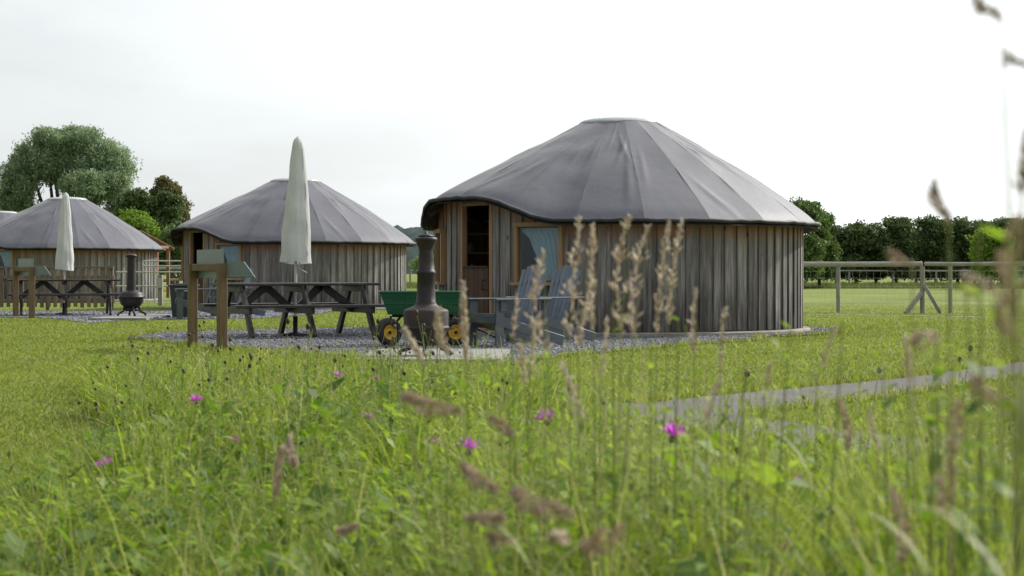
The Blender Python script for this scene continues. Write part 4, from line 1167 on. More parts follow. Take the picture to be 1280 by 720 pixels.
var = np.clip(.42+.13*rng.normal(size=n)+.35*(patch-.5), 0, 1)
tag(quads_mesh('lawn_grass', co, 3, M['lawnblade'], var, [(0, 1, 2)]), kind='stuff', label='short mown grass of the lawn round the yurts and path', cat='grass')

# longer fringe against gravel edges, slabs, posts
fx_, fy_ = [], []
for poly in (GR1, PATH):
    for a_, b_ in zip(poly, poly[1:]+poly[:1]):
        L_ = math.hypot(b_[0]-a_[0], b_[1]-a_[1]); m_ = int(L_*(150 if poly is PATH else 90))
        if m_ == 0 or a_[1] > 32 or (poly is PATH and L_ > 9): continue
        t = rng.random(m_); fx_.append(a_[0]+(b_[0]-a_[0])*t+rng.normal(0, .035, m_)); fy_.append(a_[1]+(b_[1]-a_[1])*t+rng.normal(0, .035, m_))
x = np.concatenate(fx_); y = np.concatenate(fy_); n = len(x)
# weeds by the table and at post feet
ex, ey = [], []
for (a_, b_, m_, s_) in ((-3.88, 21.5, 160, .09), (-3.37, 20.5, 160, .09), (-3.0, 19.9, 500, .5), (-2.2, 18.9, 500, .45), (5.6, 28.5, 60, .2)):
    ex.append(rng.normal(a_, s_, m_)); ey.append(rng.normal(b_, s_, m_))
x = np.concatenate([x]+ex); y = np.concatenate([y]+ey); n = len(x)
co = blades(n, rng.uniform(.03, .09, n), .003+.0003*y, x, y, rng.uniform(.1, .8, n), rng, 2)
tag(quads_mesh('grass_fringe', co, 5, M['lawnblade'], rng.random(n), [(0, 1, 3, 2)] , None) if False else quads_mesh('grass_fringe', co, 5, M['lawnblade'], np.clip(.5+.25*rng.normal(size=n), 0, 1), [(0, 1, 3), (0, 3, 2), (2, 3, 4)]), kind='stuff', label='longer grass fringe along the gravel and path edges', cat='grass')
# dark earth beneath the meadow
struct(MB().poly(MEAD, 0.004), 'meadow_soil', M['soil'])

# ------------------------------------------------------------------ meadow
def meadow_pts(n, ymin, ymax, r, powr=1.0):
    y = ymin*(ymax/ymin)**(r.random(n)**powr)
    x = r.uniform(-1, 1, n)*(.31*y+.7)
    k = inpoly(x, y, MEADW)
    return x[k], y[k]
def visible(x, y, top):
    return top > H-.19*y
def hfield(x, y):
    """height of the sward: lower towards its far edge and the left boundary"""
    base = .50-.022*(y-3)
    base = np.where(y > 12, base*.85, base)
    base *= np.clip(.55+(x+.30*y)*.42, .5, 1.0)
    cap = np.maximum(.08, .90-.126*y); wgt = np.clip((x-.02*y)/.6, 0, 1)
    base = np.where(base > cap, base*(1-wgt)+cap*wgt, base)
    return base*(1+.22*np.sin(x*2.3+y*1.1)*np.sin(y*1.7-x))
FLP = [(245, 500, 7.5), (292, 550, 6.2), (131, 579, 5.8), (422, 469, 8.8), (472, 472, 8.8), (547, 551, 6.0), (585, 557, 4.2), (683, 521, 4.6), (840, 540, 4.0), (848, 579, 4.6), (984, 682, 3.6), (460, 520, 7.0), (1000, 600, 4.4)]+[(a_, b_, 4.0) for a_, b_ in ((1024, 646), (1055, 648), (1040, 690), (998, 640), (980, 690), (1062, 668), (1110, 612))]
def gaps(x, y, h):
    k = np.ones(len(x), bool)
    for (a_, b_, d_) in FLP:
        k &= ~((y < d_+.05) & (np.abs(x/y-(a_-640)/F) < .0045+.02/y) & (h > H-(b_+8-HZ)/F*y))
    return k
x, y = meadow_pts(330000, 1.6, 16.5, rng, .8)
n = len(x); hg = hfield(x, y)*rng.uniform(.45, 1.18, n)
cl0 = .5+.5*np.sin(x*4.3+np.sin(y*2.2)*2)*np.sin(y*2.9-x*2.2+1)
hg *= (.75+.4*cl0)*np.where(rng.random(n) < .12, rng.uniform(1.1, 1.5, n), 1)
k = visible(x, y, hg) & gaps(x, y, hg) & (rng.random(n) < .4+.6*cl0); x, y, hg = x[k], y[k], hg[k]; n = len(x)
co = blades(n, hg, .0010+.00024*y, x, y, np.where(rng.random(n) < .15, rng.uniform(.8, 1.5, n), rng.uniform(.08, .75, n)), rng, 4, .3)
q4 = [(0, 1, 3, 2), (2, 3, 5, 4), (4, 5, 7, 6)]
tri = [(0, 1, 3), (0, 3, 2), (2, 3, 5), (2, 5, 4), (4, 5, 7), (4, 7, 6), (6, 7, 8)]
cl_ = .5+.5*np.sin(x*2.1+y)*np.sin(y*1.3-x*1.7)
var = np.clip(.42+.2*rng.normal(size=n)+.2*(cl_-.5), 0, .84); dry = rng.random(n) < .05; var[dry] = rng.uniform(.9, 1, dry.sum())
tag(quads_mesh('meadow_grass', co, 9, M['meadow'], var, tri), kind='stuff', label='tall unmown meadow grass filling the foreground', cat='grass')
print('meadow blades', n)

def tallfine(n0, ymin, ymax, pxlo, pylo, pyhi):
    yy = rng.uniform(ymin, ymax, n0); xx = (rng.uniform(pxlo, 1320, n0)-640)/F*yy
    kk = inpoly(xx, yy, MEADW); xx, yy = xx[kk], yy[kk]; m = len(xx)
    ty = pylo+(pyhi-pylo)*rng.random(m)**.6
    hh = np.clip(H-(ty-HZ)/F*yy, .2, 1.05); kk = gaps(xx, yy, hh); return xx[kk], yy[kk], hh[kk]
A_ = [tallfine(1700, 2.2, 4.8, 560, 415, 610), tallfine(1500, 2.5, 7.0, 40, 470, 640), tallfine(700, 1.8, 3.2, 1000, 330, 560)]
xt = np.concatenate([a[0] for a in A_]); yt = np.concatenate([a[1] for a in A_]); ht = np.concatenate([a[2] for a in A_]); nt_ = len(xt)
co = blades(nt_, ht, .0011+.00016*yt, xt, yt, rng.uniform(.05, .55, nt_), rng, 4, .25)
tag(quads_mesh('tall_blades', co, 9, M['meadow'], np.clip(.55+.25*rng.normal(size=nt_), 0, 1), tri), kind='stuff', label='fine loose yellow-green blades standing taller than the meadow', cat='grass')

# leafy forbs: stems with lance-shaped leaves
def forbs(n0, ymin, ymax, r, lsz, hmul=1.0, nl=16):
    x, y = meadow_pts(n0, ymin, ymax, r, .8)
    n = len(x); hg = hfield(x, y)*r.uniform(.6, 1.15, n)*hmul
    k = visible(x, y, hg) & gaps(x, y, hg); x, y, hg = x[k], y[k], hg[k]; n = len(x)
    lean = r.normal(0, .12, (n, 2))
    t = np.linspace(.25, 1.0, nl)[None]*np.ones((n, 1))
    px = x[:, None]+lean[:, :1]*t*hg[:, None]; py = y[:, None]+lean[:, 1:]*t*hg[:, None]; pz = t*hg[:, None]
    a = r.uniform(0, 2*PI, (n, nl)); L_ = lsz*r.uniform(.4, 1.5, (n, nl))*(1.25-t*.75)*r.choice([.6, .9, 1.0, 1.5], (n, 1))
    el = r.uniform(.1, 1.1, (n, nl))
    d = np.stack([np.cos(a)*np.cos(el), np.sin(a)*np.cos(el), np.sin(el)], -1); s = np.stack([-np.sin(a), np.cos(a), 0*a], -1)
    p = np.stack([px, py, pz], -1); tw = r.normal(0, .3, (n, nl, 1))
    up_ = np.array([0, 0, 1.0])
    q = np.stack([p, p+d*(L_*.45)[..., None]+(s+up_*tw)*(L_*.135)[..., None], p+d*L_[..., None]-up_*(L_*.22)[..., None], p+d*(L_*.45)[..., None]-(s+up_*tw)*(L_*.135)[..., None]], 2)
    q = q.reshape(-1, 4, 3)
    pv = np.repeat(np.clip(.46+.17*r.normal(size=n)+.30*np.sin(x*3.7+np.sin(y*2.6)*2)*np.sin(y*2.4-x*1.9), 0, 1), nl)
    return q, np.clip(pv+.15*r.normal(size=len(pv)), 0, 1), (x, y, hg, lean)
q, v, F1 = forbs(21000, 1.7, 15.5, rng, .055)
q_b, v_b, F2 = forbs(3000, 1.7, 9.0, rng, .11, .9, 12)
mid = (q_b[:, 1]+q_b[:, 3])/2; q_b[:, 1] = mid+(q_b[:, 1]-mid)*1.9; q_b[:, 3] = mid+(q_b[:, 3]-mid)*1.9; v_b = np.clip(v_b-.12, 0, 1)
q = np.concatenate([q, q_b]); v = np.concatenate([v, v_b])
tag(quads_mesh('meadow_leaves', q, 4, M['forb'], v, [(0, 1, 2, 3)]), kind='stuff', label='leafy wildflower foliage among the meadow grass', cat='foliage')
print('forb leaves', len(q))
def loose(n0, ymin, ymax, pxlo, pylo, pyhi, nl, lsz):
    y = rng.uniform(ymin, ymax, n0); px_ = rng.uniform(pxlo, 1300, n0); x = (px_-640)/F*y
    k = inpoly(x, y, MEADW); x, y = x[k], y[k]; n = len(x)
    topy = rng.uniform(0, 1, n)**.7*(pyhi-pylo)+pylo
    h = np.clip(H-(topy-HZ)/F*y, .2, 1.1); lean = rng.normal(0, .13, (n, 2)); k = gaps(x, y, h); x, y, h, lean = x[k], y[k], h[k], lean[k]; n = len(x)
    t = np.linspace(.35, 1.0, nl)[None]*np.ones((n, 1)); t15 = t**1.5
    p = np.stack([x[:, None]+lean[:, :1]*t15*h[:, None], y[:, None]+lean[:, 1:]*t15*h[:, None], t*h[:, None]], -1)
    a = rng.uniform(0, 2*PI, (n, nl)); el = rng.uniform(.3, 1.3, (n, nl)); L_ = lsz*rng.uniform(.5, 1.4, (n, nl))*(1.3-t*.8)
    d = np.stack([np.cos(a)*np.cos(el), np.sin(a)*np.cos(el), np.sin(el)], -1); s = np.stack([-np.sin(a), np.cos(a), 0*a], -1)
    up_ = np.array([0, 0, 1.0])
    q = np.stack([p, p+d*(L_*.45)[..., None]+s*(L_*.13)[..., None], p+d*L_[..., None]-up_*(L_*.3)[..., None], p+d*(L_*.45)[..., None]-s*(L_*.13)[..., None]], 2).reshape(-1, 4, 3)
    return q, np.clip(np.repeat(.62+.2*rng.normal(size=n), nl), 0, 1), (x, y, h, lean)
lq1, lv1, LF1 = loose(620, 2.4, 5.0, 590, 425, 650, 15, .05)
lq2, lv2, LF2 = loose(260, 2.6, 4.8, 610, 400, 560, 12, .04)
lq3, lv3, LF3 = loose(800, 4.0, 8.5, 120, 450, 620, 14, .055)
tag(quads_mesh('loose_leaves', np.concatenate([lq1, lq2, lq3]), 4, M['forb'], np.concatenate([lv1, lv2, lv3]), [(0, 1, 2, 3)]), kind='stuff', label='loose lime green leafy growth standing above the meadow', cat='foliage')
# thin stems of the forbs and dry grass stalks
x, y, hg, lean = F1; n = len(x)
def stalks(x, y, hg, lean, wid):
    n = len(x); th = rng.uniform(0, 2*PI, n)
    rows = []
    for t in (0, .35, .7, 1.0):
        cx = x+lean[:, 0]*hg*t**1.5; cy = y+lean[:, 1]*hg*t**1.5; cz = hg*t
        wx = wid*(1-.5*t)
        rows.append(np.stack([np.stack([cx-wx*np.cos(th), cy-wx*np.sin(th), cz], -1), np.stack([cx+wx*np.cos(th), cy+wx*np.sin(th), cz], -1)], 1))
    return np.concatenate(rows, 1)
sx2, sy2 = meadow_pts(4000, 2.0, 16, rng, .8); h2 = hfield(sx2, sy2)*rng.uniform(1.0, 1.5, len(sx2)); kk = visible(sx2, sy2, h2) & gaps(sx2, sy2, h2); sx2, sy2, h2 = sx2[kk], sy2[kk], h2[kk]
LFS = (LF1, LF2, LF3)
X_ = np.concatenate([x, sx2]+[l[0] for l in LFS]); Y_ = np.concatenate([y, sy2]+[l[1] for l in LFS]); H_ = np.concatenate([hg, h2]+[l[2] for l in LFS]); Ln = np.concatenate([lean, rng.normal(0, .18, (len(sx2), 2))]+[l[3] for l in LFS])
co = stalks(X_, Y_, H_, Ln, .0009+.00014*Y_)
tag(quads_mesh('meadow_stalks', co, 8, M['stem'], np.clip(rng.random(len(X_)), 0, 1), [(0, 1, 3, 2), (2, 3, 5, 4), (4, 5, 7, 6)]), kind='stuff', label='thin green and straw coloured stalks rising from the meadow', cat='stalks')

# ------------------------------------------------------------------ individual plants
def ellipsoid(mb, c, rx, rz, d=Vector((0, 0, 1)), n=8, m=5):
    d = d.normalized(); a = Vector((1, 0, 0)) if abs(d.x) < .8 else Vector((0, 1, 0)); u = d.cross(a).normalized(); w_ = d.cross(u)
    pts = [Vector(c)+d*rz*math.sin(t) for t in np.linspace(-PI/2+.05, PI/2-.05, m)]
    rs = [rx*math.cos(t) for t in np.linspace(-PI/2+.05, PI/2-.05, m)]
    vs = []; fs = []
    for p, r_ in zip(pts, rs):
        for k in range(n): t = 2*PI*k/n; vs.append(p+(u*math.cos(t)+w_*math.sin(t))*r_)
    for i in range(m-1):
        for k in range(n): fs.append((i*n+k, i*n+(k+1) % n, (i+1)*n+(k+1) % n, (i+1)*n+k))
    mb.add(vs, fs, True)
def vbuild(mb, name, mat, parent, rn, lo=0, hi=1):
    # per-face-cluster random var by vertex blocks
    n = len(mb.v); vals = [0]*n
    c = rn.uniform(lo, hi)
    for i in range(n):
        if i % 4 == 0: c = rn.uniform(lo, hi)
        vals[i] = c
    return mb.build(name, mat, parent, {'var': vals})
def leaf(mb, p, d, L_, wd, up=Vector((0, 0, 1)), sag=.3):
    d = d.normalized(); s = d.cross(up).normalized()
    pts = []
    for t, wq in ((0, .15), (.3, .9), (.6, .8), (.85, .4), (1, .03)):
        c = p+d*L_*t-up*(sag*L_*t*t); pts += [c-s*wd*wq*.5, c+s*wd*wq*.5]
    mb.add(pts, [(0, 1, 3, 2), (2, 3, 5, 4), (4, 5, 7, 6), (6, 7, 9, 8)], True)

def knapweed(rn, h_, flower=False, nheads=1):
    """meshes for stem+leaves and head, local to the base"""
    st = MB(); hd_ = []; fl = MB()
    lx, ly = rn.uniform(-.08, .08), rn.uniform(-.08, .08)
    tops = []
    main = [Vector((lx*t*t, ly*t*t, h_*t)) for t in (0, .3, .6, .85, 1)]
    st.tube(main, [.0018, .0016, .0014, .0012, .0010], 5, False); tops.append((main[-1], main[-1]-main[-2]))
    for k in range(nheads-1):
        b = main[2].lerp(main[3], rn.random()); a = rn.uniform(0, 6.28)
        e_ = b+Vector((math.cos(a)*.05, math.sin(a)*.05, h_*rn.uniform(.14, .3)))
        st.tube([b, b.lerp(e_, .5)+Vector((math.cos(a)*.012, math.sin(a)*.012, 0)), e_], [.0017, .0015, .0012], 5, False); tops.append((e_, Vector((0, 0, 1))))
    for k in range(9):
        t = .2+.7*k/9; p = Vector((lx*t*t, ly*t*t, h_*t)); a = rn.uniform(0, 6.28)
        leaf(st, p, Vector((math.cos(a), math.sin(a), rn.uniform(.3, .9))), rn.uniform(.04, .085)*(1.2-t*.6), .012)
    for (p, d) in tops:
        hd_.append(MB()); ellipsoid(hd_[-1], p+d.normalized()*.006, .0072 if not flower else .0085, .009, d)
        if flower:
            dn = d.normalized(); a0 = Vector((1, 0, 0)); u = dn.cross(a0).normalized(); w_ = dn.cross(u)
            for ring, cnt in ((.75, 16), (.45, 12), (.2, 8)):
                for k in range(cnt):
                    a = 2*PI*k/cnt+rn.uniform(-.15, .15); out = u*math.cos(a)+w_*math.sin(a)
                    leaf(fl, p+dn*.015+out*.004, out*ring*1.5+dn*(1.15-ring*.9), .021*rn.uniform(.8, 1.15), .0055, dn if abs(dn.dot(out)) < .9 else Vector((0, 0, 1)), .1)
    return st, hd_, fl
protos = []
rn = random.Random(21)
for i in range(6):
    protos.append(knapweed(rn, .5, False, rn.choice([1, 2, 3])))
pm = []
for i, (s_, h2_, f_) in enumerate(protos):
    root = thing('knapweed_plant', (0, 0, 0), 0, 'knapweed with a dark brown closed head on a thin stem, in the meadow', 'wildflower', 'knapweed plants with dark closed heads in the meadow')
    vbuild(s_, 'stem', M['stem'], root, rn, 0, .6); [vbuild(h_, 'flower_head', M['bud'], root, rn) for h_ in h2_]
    pm.append([root, False])
# heads scattered over the visible top of the sward
spots = []
for i in range(190):
    px_ = rn.choice([rn.uniform(60, 640), rn.uniform(60, 560), rn.uniform(60, 640), rn.uniform(640, 1270)]); 
    d_ = rn.uniform(6.5, 14.5) if px_ < 640 else rn.uniform(4.0, 8.5)
    spots.append((px_, d_))
cand = []
tries = 0
for (px_, d_) in spots:
    x_ = mx_(px_, d_)
    if not inpoly(np.array([x_]), np.array([d_]), MEADW)[0]: continue
    h_ = float(hfield(np.array([x_]), np.array([d_]))[0])*rn.uniform(1.2, 1.6)
    cand.append((x_, d_, h_ if px_ < 640 else min(h_, H-(rn.uniform(470, 600)-HZ)/F*d_)))
# the cluster at the lower right of the photo
for (px_, py_) in ((1024, 646), (1055, 648), (1040, 690), (998, 640), (980, 690), (1062, 668), (1110, 612), (1000, 655), (1180, 640), (985, 680), (930, 600), (1076, 468), (1190, 437), (1015, 500), (900, 470), (1250, 510)):
    d_ = rn.uniform(3.6, 4.0) if py_ > 560 else rn.uniform(5, 6.2); cand.append((mx_(px_, d_), d_, mz_(py_, d_)))
for i, (x_, y_, h_) in enumerate(cand):
    p = pm[i % 6]
    o = p[0] if not p[1] else copy_tree(p[0]); p[1] = True
    o.location = (x_, y_, 0); o.rotation_euler = (0, 0, rn.uniform(0, 6.28)); sc = h_/.5; o.scale = (max(.8, min(sc, 1.25)), max(.8, min(sc, 1.25)), sc)
# flowering ones, placed where the photo shows them
fls = [(245, 500, 7.5, 'wide purple knapweed bloom left of centre, above the meadow below the wooden stand', 1.25), (292, 550, 6.2, 'purple knapweed bloom right of the lone one low at the left', 1.0), (131, 579, 5.8, 'purple knapweed bloom farthest left in the meadow', 1.0),
       (422, 469, 8.8, 'purple knapweed bloom below the picnic table bench end', 1.1), (472, 472, 8.8, 'small purple knapweed bloom left of the chiminea foot', .8), (547, 551, 6.0, 'small round purple knapweed bloom at the middle of the meadow', .8),
       (585, 557, 4.2, 'purple knapweed bloom beside the brown drooping seed heads', 1.0), (683, 521, 4.6, 'pinkish purple knapweed bloom below the garden chairs', 1.1), (840, 540, 4.0, 'largest purple knapweed bloom, left of the path fork', 1.25),
       (848, 579, 4.6, 'small purple knapweed bloom just under the largest one', .8), (984, 682, 3.6, 'dull purple knapweed bloom low at the right among brown heads', .8), (460, 520, 7.0, 'faded mauve knapweed bloom above the middle meadow', .8), (1000, 600, 4.4, 'faded pink knapweed bloom below the path', .7)]
for (px_, py_, d_, lab, hs_) in fls:
    z_ = mz_(py_, d_)-.022
    s_, h2_, f_ = knapweed(rn, z_, True, 1)
    tx_, ty_ = s_.v[20][0], s_.v[20][1]
    h2_ = h2_[0]; tx_ = sum(v[0] for v in h2_.v)/len(h2_.v); ty_ = sum(v[1] for v in h2_.v)/len(h2_.v)
    root = thing('flowering_knapweed', (mx_(px_, d_)-tx_, d_-ty_, 0), 0, lab, 'wildflower', 'purple flowering knapweed in the meadow')
    vbuild(s_, 'stem', M['stem'], root, rn, 0, .5); vbuild(h2_, 'flower_head', M['bud'], root, rn)
    c_ = Vector((tx_, ty_, z_+.015))
    f_.v = [tuple(c_+(Vector(v)-c_)*hs_*1.5) for v in f_.v]
    vbuild(f_, 'petals', M['purple'], root, rn)

# tall grasses in seed
def seedhead(mb, p0, p1, width, rn, dense=1.0, sp=.007, bend=None, panicle=True):
    L_ = (p1-p0).length; d = (p1-p0).normalized()
    n = int(L_*dense*(620 if panicle else 900)); ffreq = rn.uniform(17, 36); ph0 = rn.uniform(0, 6)
    side = Vector((rn.uniform(-.5, .5), rn.uniform(-.5, .5), 0))*width
    for i in range(n):
        t = (i+rn.random())/n; prof = (math.sin(PI*min(1, t*.85+.12))**.7)*(1 if not panicle else (.50+.55*math.sin(t*ffreq+ph0+rn.uniform(-.7, .7))))
        a = rn.uniform(0, 6.28); rad = width*.5*prof*(rn.random()**.6)
        a0 = Vector((1, 0, 0)) if abs(d.x) < .8 else Vector((0, 1, 0)); u = d.cross(a0).normalized(); w_ = d.cross(u); out = u*math.cos(a)+w_*math.sin(a)
        c = p0.lerp(p1, t)+out*rad+side*math.sin(t*3)+Vector((0, 0, -rad*.5))
        dd = (d*.8+out*.6+Vector((rn.uniform(-.3, .3),)*3)).normalized()
        s_ = dd.cross(u if abs(dd.dot(u)) < .9 else w_).normalized(); L2 = sp*rn.uniform(.7, 1.4); w2 = L2*.24; w3 = dd.cross(s_)
        mb.add([c-dd*L2, c+s_*w2, c+w3*w2, c-s_*w2, c-w3*w2, c+dd*L2], [(0, 2, 1), (0, 3, 2), (0, 4, 3), (0, 1, 4), (5, 1, 2), (5, 2, 3), (5, 3, 4), (5, 4, 1)])
def headvar(mb, name, mat, parent, rn):
    n = len(mb.v)//6; vals = []
    for i in range(n): vals += [rn.random()]*6
    vals += [.5]*(len(mb.v)-len(vals))
    return mb.build(name, mat, parent, {'var': vals})
def tall_grass(pxb, px0, py0, px1, py1, d, width, label, mat='seed', group='tall grasses in seed standing in the foreground', dense=1.0, sp=.007, cat='tall grass', nleaf=4, name='seeding_grass', panicle=True, rs=.0010):
    """head from pixel (px0,py0) lower end to (px1,py1) tip, at distance d; pxb where the stem meets the ground"""
    base = Vector((mx_(pxb, d), d, 0)); p0 = Vector((mx_(px0, d), d, mz_(py0, d)))-base; p1 = Vector((mx_(px1, d), d+rn.uniform(-.03, .03), mz_(py1, d)))-base
    root = thing(name, base, 0, label, cat, group)
    st = MB()
    if p0.z > p1.z+.0 or abs(p1.x-p0.x) > abs(p1.z-p0.z):      # nodding head
        s1 = Vector((p0.x*.5, 0, p0.z*.75)); st.tube([Vector((0, 0, 0)), Vector((p0.x*.12, 0, p0.z*.4)), s1, p0, p0.lerp(p1, .5), p1], [rs*1.5, rs*1.4, rs*1.2, rs, rs*.8, rs*.5], 6, False)
    else:
        st.tube([Vector((0, 0, 0)), p0*.35+Vector((-p0.x*.15, 0, 0)), p0*.7+Vector((-p0.x*.08, 0, 0)), p0, p1], [rs*1.5, rs*1.4, rs*1.2, rs, rs*.5], 6, False)
    for k in range(nleaf):
        t = rn.uniform(.25, .8); a = rn.uniform(0, 6.28); leaf(st, Vector((p0.x*t*t, 0, p0.z*t)), Vector((math.cos(a), math.sin(a), rn.uniform(.6, 1.6))), rn.uniform(.12, .24), .007, sag=.5)
    vbuild(st, 'stem', M['stem'], root, rn, .1, .9)
    hm = MB(); seedhead(hm, p0, p1, width, rn, dense, sp, panicle=panicle); headvar(hm, 'seed_head', M[mat], root, rn)
    return root
TG = [(690, 682, 436, 681, 314, 2.9, .034, 'beige tufted grass head in front of the nearest garden chair'),
      (700, 712, 420, 726, 270, 3.0, .036, 'tall beige grass head at the right edge of the near yurt window'),
      (722, 722, 430, 739, 282, 3.1, .030, 'slim beige grass head just right of the yurt window'),
      (742, 742, 412, 745, 352, 3.0, .022, 'short beige grass head low between taller ones'),
      (765, 777, 415, 786, 270, 3.0, .034, 'tall beige grass head against the dark boards, left of the group of three'),
      (775, 792, 420, 813, 282, 2.9, .036, 'thick leaning beige grass head, middle of the group of three'),
      (800, 820, 412, 838, 274, 3.0, .030, 'tall beige grass head leaning right, in the group of three'),
      (818, 836, 400, 853, 276, 3.2, .020, 'slender beige grass head, rightmost of the group before the yurt wall'),
      (760, 752, 470, 758, 398, 3.3, .014, 'narrow straw grass head below the group of three'),
      (640, 662, 470, 668, 400, 3.4, .016, 'narrow straw grass head below the garden chair'),
      (668, 657, 478, 650, 430, 3.2, .016, 'short straw grass head in front of the gravel edge')]
for t in TG: tall_grass(t[0]+rn.uniform(-25, 25), *t[1:6], t[6]*rn.uniform(.8, 1.15), t[7], dense=rn.uniform(.7, 1.1), sp=rn.uniform(.006, .0085))
WISP = [(650, 640, 420, 645, 368, 3.3, .012, 'wispy pale plume in front of the chair legs'), (865, 868, 440, 872, 360, 3.0, .012, 'thin wispy plume right of the beige group, against the dark boards'), (905, 900, 455, 908, 385, 2.8, .012, 'thin plume against the middle of the yurt wall'),
        (730, 728, 520, 700, 450, 2.5, .016, 'hazy pale plume leaning left below the beige group'), (880, 884, 530, 905, 470, 2.5, .014, 'hazy pale plume before the path fork, leaning right'), (950, 955, 500, 962, 452, 2.6, .012, 'small pale curved plume above the path'),
        (1080, 1098, 560, 1088, 512, 2.3, .012, 'pale narrow plume crossing the near path branch'), (1010, 1022, 470, 1044, 410, 2.6, .012, 'thin plume leaning right over the lawn beyond the path'), (1130, 1136, 470, 1126, 420, 2.3, .012, 'thin plume upright over the lawn below the fence braces')]
for t in WISP: tall_grass(*t[:7], t[7], dense=.9, sp=.006, group='thin wispy plumes in the foreground')
tall_grass(592, 583, 447, 578, 352, 3.2, .014, 'single pale upright grass spike beside the cart wheel', dense=1.6, sp=.006, panicle=False)
tall_grass(560, 528, 452, 503, 410, 2.9, .012, 'pale grass spike leaning left across the rusty chiminea foot', dense=1.6, sp=.006, panicle=False)
tall_grass(556, 560, 440, 550, 385, 3.1, .016, 'loose pale grass spike in front of the chiminea body', dense=1.2, panicle=False)
ND = [(590, 505, 492, 577, 512, 1.9, .020, 'brown drooping seed head lying level in the middle of the meadow, topmost of the brown ones'),
      (640, 578, 578, 622, 606, 1.8, .018, 'brown nodding seed head sloping down right below the level one'),
      (650, 582, 645, 628, 650, 1.8, .017, 'brown drooping seed head low at centre, left of the long one'),
      (760, 640, 612, 715, 638, 1.7, .022, 'long brown nodding seed head at bottom centre'),
      (700, 612, 668, 640, 672, 1.8, .015, 'small brown drooping seed head under the other two'),
      (780, 735, 690, 778, 655, 1.7, .026, 'broad brown seed head at the bottom, right of centre'),
      (760, 690, 668, 712, 676, 1.7, .018, 'small brown seed head beside the broad one'),
      (700, 640, 540, 612, 520, 2.2, .016, 'faint brown seed head above the nodding ones'),
      (420, 362, 545, 374, 580, 2.4, .014, 'slim brown seed head in the left part of the meadow'),
      (470, 448, 655, 422, 665, 2.4, .014, 'slim brown seed head low at left centre'),
      (330, 345, 620, 352, 560, 2.6, .012, 'upright brown seed head at left, leaning slightly right')]
for t in ND: tall_grass(*t[:7], t[7], mat='brownseed', dense=1.9, sp=.006, panicle=False, group='brown nodding grasses close to the camera')
RT = [(1205, 1192, 560, 1200, 500, 1.75, .022, 'reddish brown upright seed head at lower right'), (1215, 1183, 640, 1196, 566, 1.75, .022, 'rusty brown seed head below the reddish one'),
      (1195, 1186, 275, 1168, 226, 1.5, .010, 'dark slender seed spike standing alone against the white sky'),
      (1160, 1172, 416, 1138, 426, 1.6, .018, 'pale pinkish seed head level before the right fence braces'),
      (1260, 1205, 345, 1245, 352, 1.5, .020, 'blurred mauve-brown seed head across the right fence rail'),
      (1150, 1140, 330, 1112, 312, 1.7, .012, 'small blurred brown seed head before the dark hedge'),
      (1290, 1262, 420, 1268, 270, 1.25, .024, 'large blurred brown seed head near the right edge'),
      (1310, 1276, 240, 1274, 165, 1.2, .010, 'dark seed head tip cut by the right edge, against the sky'),
      (1300, 1250, 22, 1206, 5, 1.15, .008, 'highest grass tip, blurred against the sky in the top right corner'),
      (1320, 1284, 80, 1256, 68, 1.15, .007, 'small blurred grass tip under the highest one at the right edge'),
      (1240, 1290, 520, 1215, 470, 1.5, .018, 'brown seed head leaning left by the path at the right edge'),
      (1090, 1060, 560, 1052, 500, 2.4, .012, 'thin brown seed head in front of the path fork'),
      (1110, 1130, 700, 1118, 610, 1.9, .020, 'brown seed head low at right, left of the rusty one')]
for t in RT: tall_grass(*t[:7], t[7], mat='brownseed', dense=1.7, sp=.005, panicle=False, group='blurred grasses at the right edge', rs=.0009, nleaf=2)

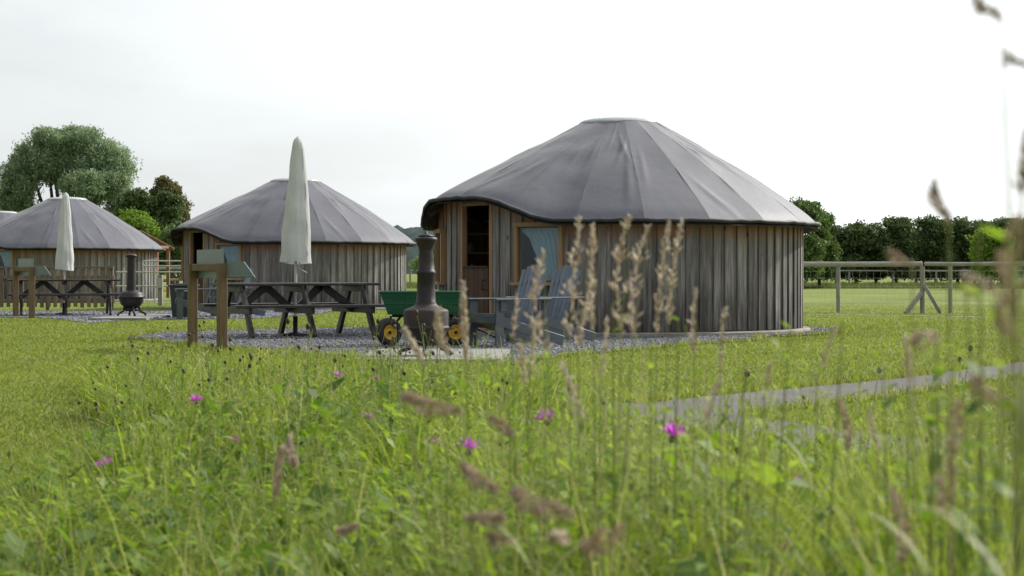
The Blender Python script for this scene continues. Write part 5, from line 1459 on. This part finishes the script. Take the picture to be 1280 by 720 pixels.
# tall leafy stems close to the camera on the right and centre
def leafy_stem(pxb, pxt, pyt, d, label, rn, nl=16, ls=.045, group='tall leafy stems close to the camera'):
    base = Vector((mx_(pxb, d), d, 0)); top = Vector((mx_(pxt, d), d, mz_(pyt, d)))-base
    root = thing('leafy_stem', base, 0, label, 'wild plant', group)
    st = MB(); pts = [Vector((top.x*t**1.6, .02*math.sin(t*5), top.z*t)) for t in np.linspace(0, 1, 7)]
    st.tube(pts, [.0024, .0022, .002, .0018, .0016, .0013, .0009], 6, False)
    vbuild(st, 'stem', M['stem'], root, rn, 0, .5)
    lf = MB()
    for k in range(nl):
        t = .35+.65*k/(nl-1); p = Vector((top.x*t**1.6, .02*math.sin(t*5), top.z*t)); a = rn.uniform(0, 6.28)
        leaf(lf, p, Vector((math.cos(a), math.sin(a), rn.uniform(.2, 1.3))), ls*rn.uniform(.6, 1.3)*(1.15-.5*t), ls*.24)
    vbuild(lf, 'leaves', M['forb'], root, rn)
    return root
LS = [(1190, 1165, 440, 1.9, 'leafy green stem before the right lawn'), (1240, 1215, 270, 1.45, 'leafy green stem rising past the fence rail at the right'), (1235, 1246, 300, 1.35, 'pale green forked leafy stem near the right edge'),
      (1270, 1262, 360, 1.3, 'blurred thick leafy stem nearest the right edge'), (1020, 1050, 400, 2.3, 'thin leafy stem rising over the path left of the fork'), (950, 985, 410, 2.5, 'thin leafy stem before the yurt gravel ring'),
      (905, 930, 450, 2.6, 'short leafy stem in front of the yurt wall foot'), (840, 846, 400, 2.8, 'leafy green stem under the beige grass group'), (770, 765, 380, 2.8, 'green stem rising between the beige grass heads'),
      (815, 812, 430, 2.9, 'low leafy stem below the leaning grass head'), (1120, 1100, 470, 2.2, 'leafy stem before the middle of the path'), (1155, 1160, 500, 1.9, 'leafy stem just left of the rusty seed heads'),
      (640, 636, 470, 3.2, 'leafy stem at the slab corner'), (330, 322, 436, 6.0, 'leafy stem in front of the wooden stand'), (430, 424, 430, 6.0, 'leafy stem in front of the picnic table leg'), (400, 392, 440, 6.5, 'short leafy stem below the picnic table'), (480, 476, 432, 6.0, 'leafy stem before the cart wheel'),
      (1190, 1200, 520, 1.5, 'broad blurred leafy stem at lower right'), (1240, 1232, 560, 1.4, 'broad blurred green stem in the lower right corner')]
for (a_, b_, c_, d_, lab) in LS: leafy_stem(a_, b_, c_, d_, lab, rn, 20 if d_ < 2 else 14, .06 if d_ < 2 else .045)

print('objects', len(bpy.data.objects))
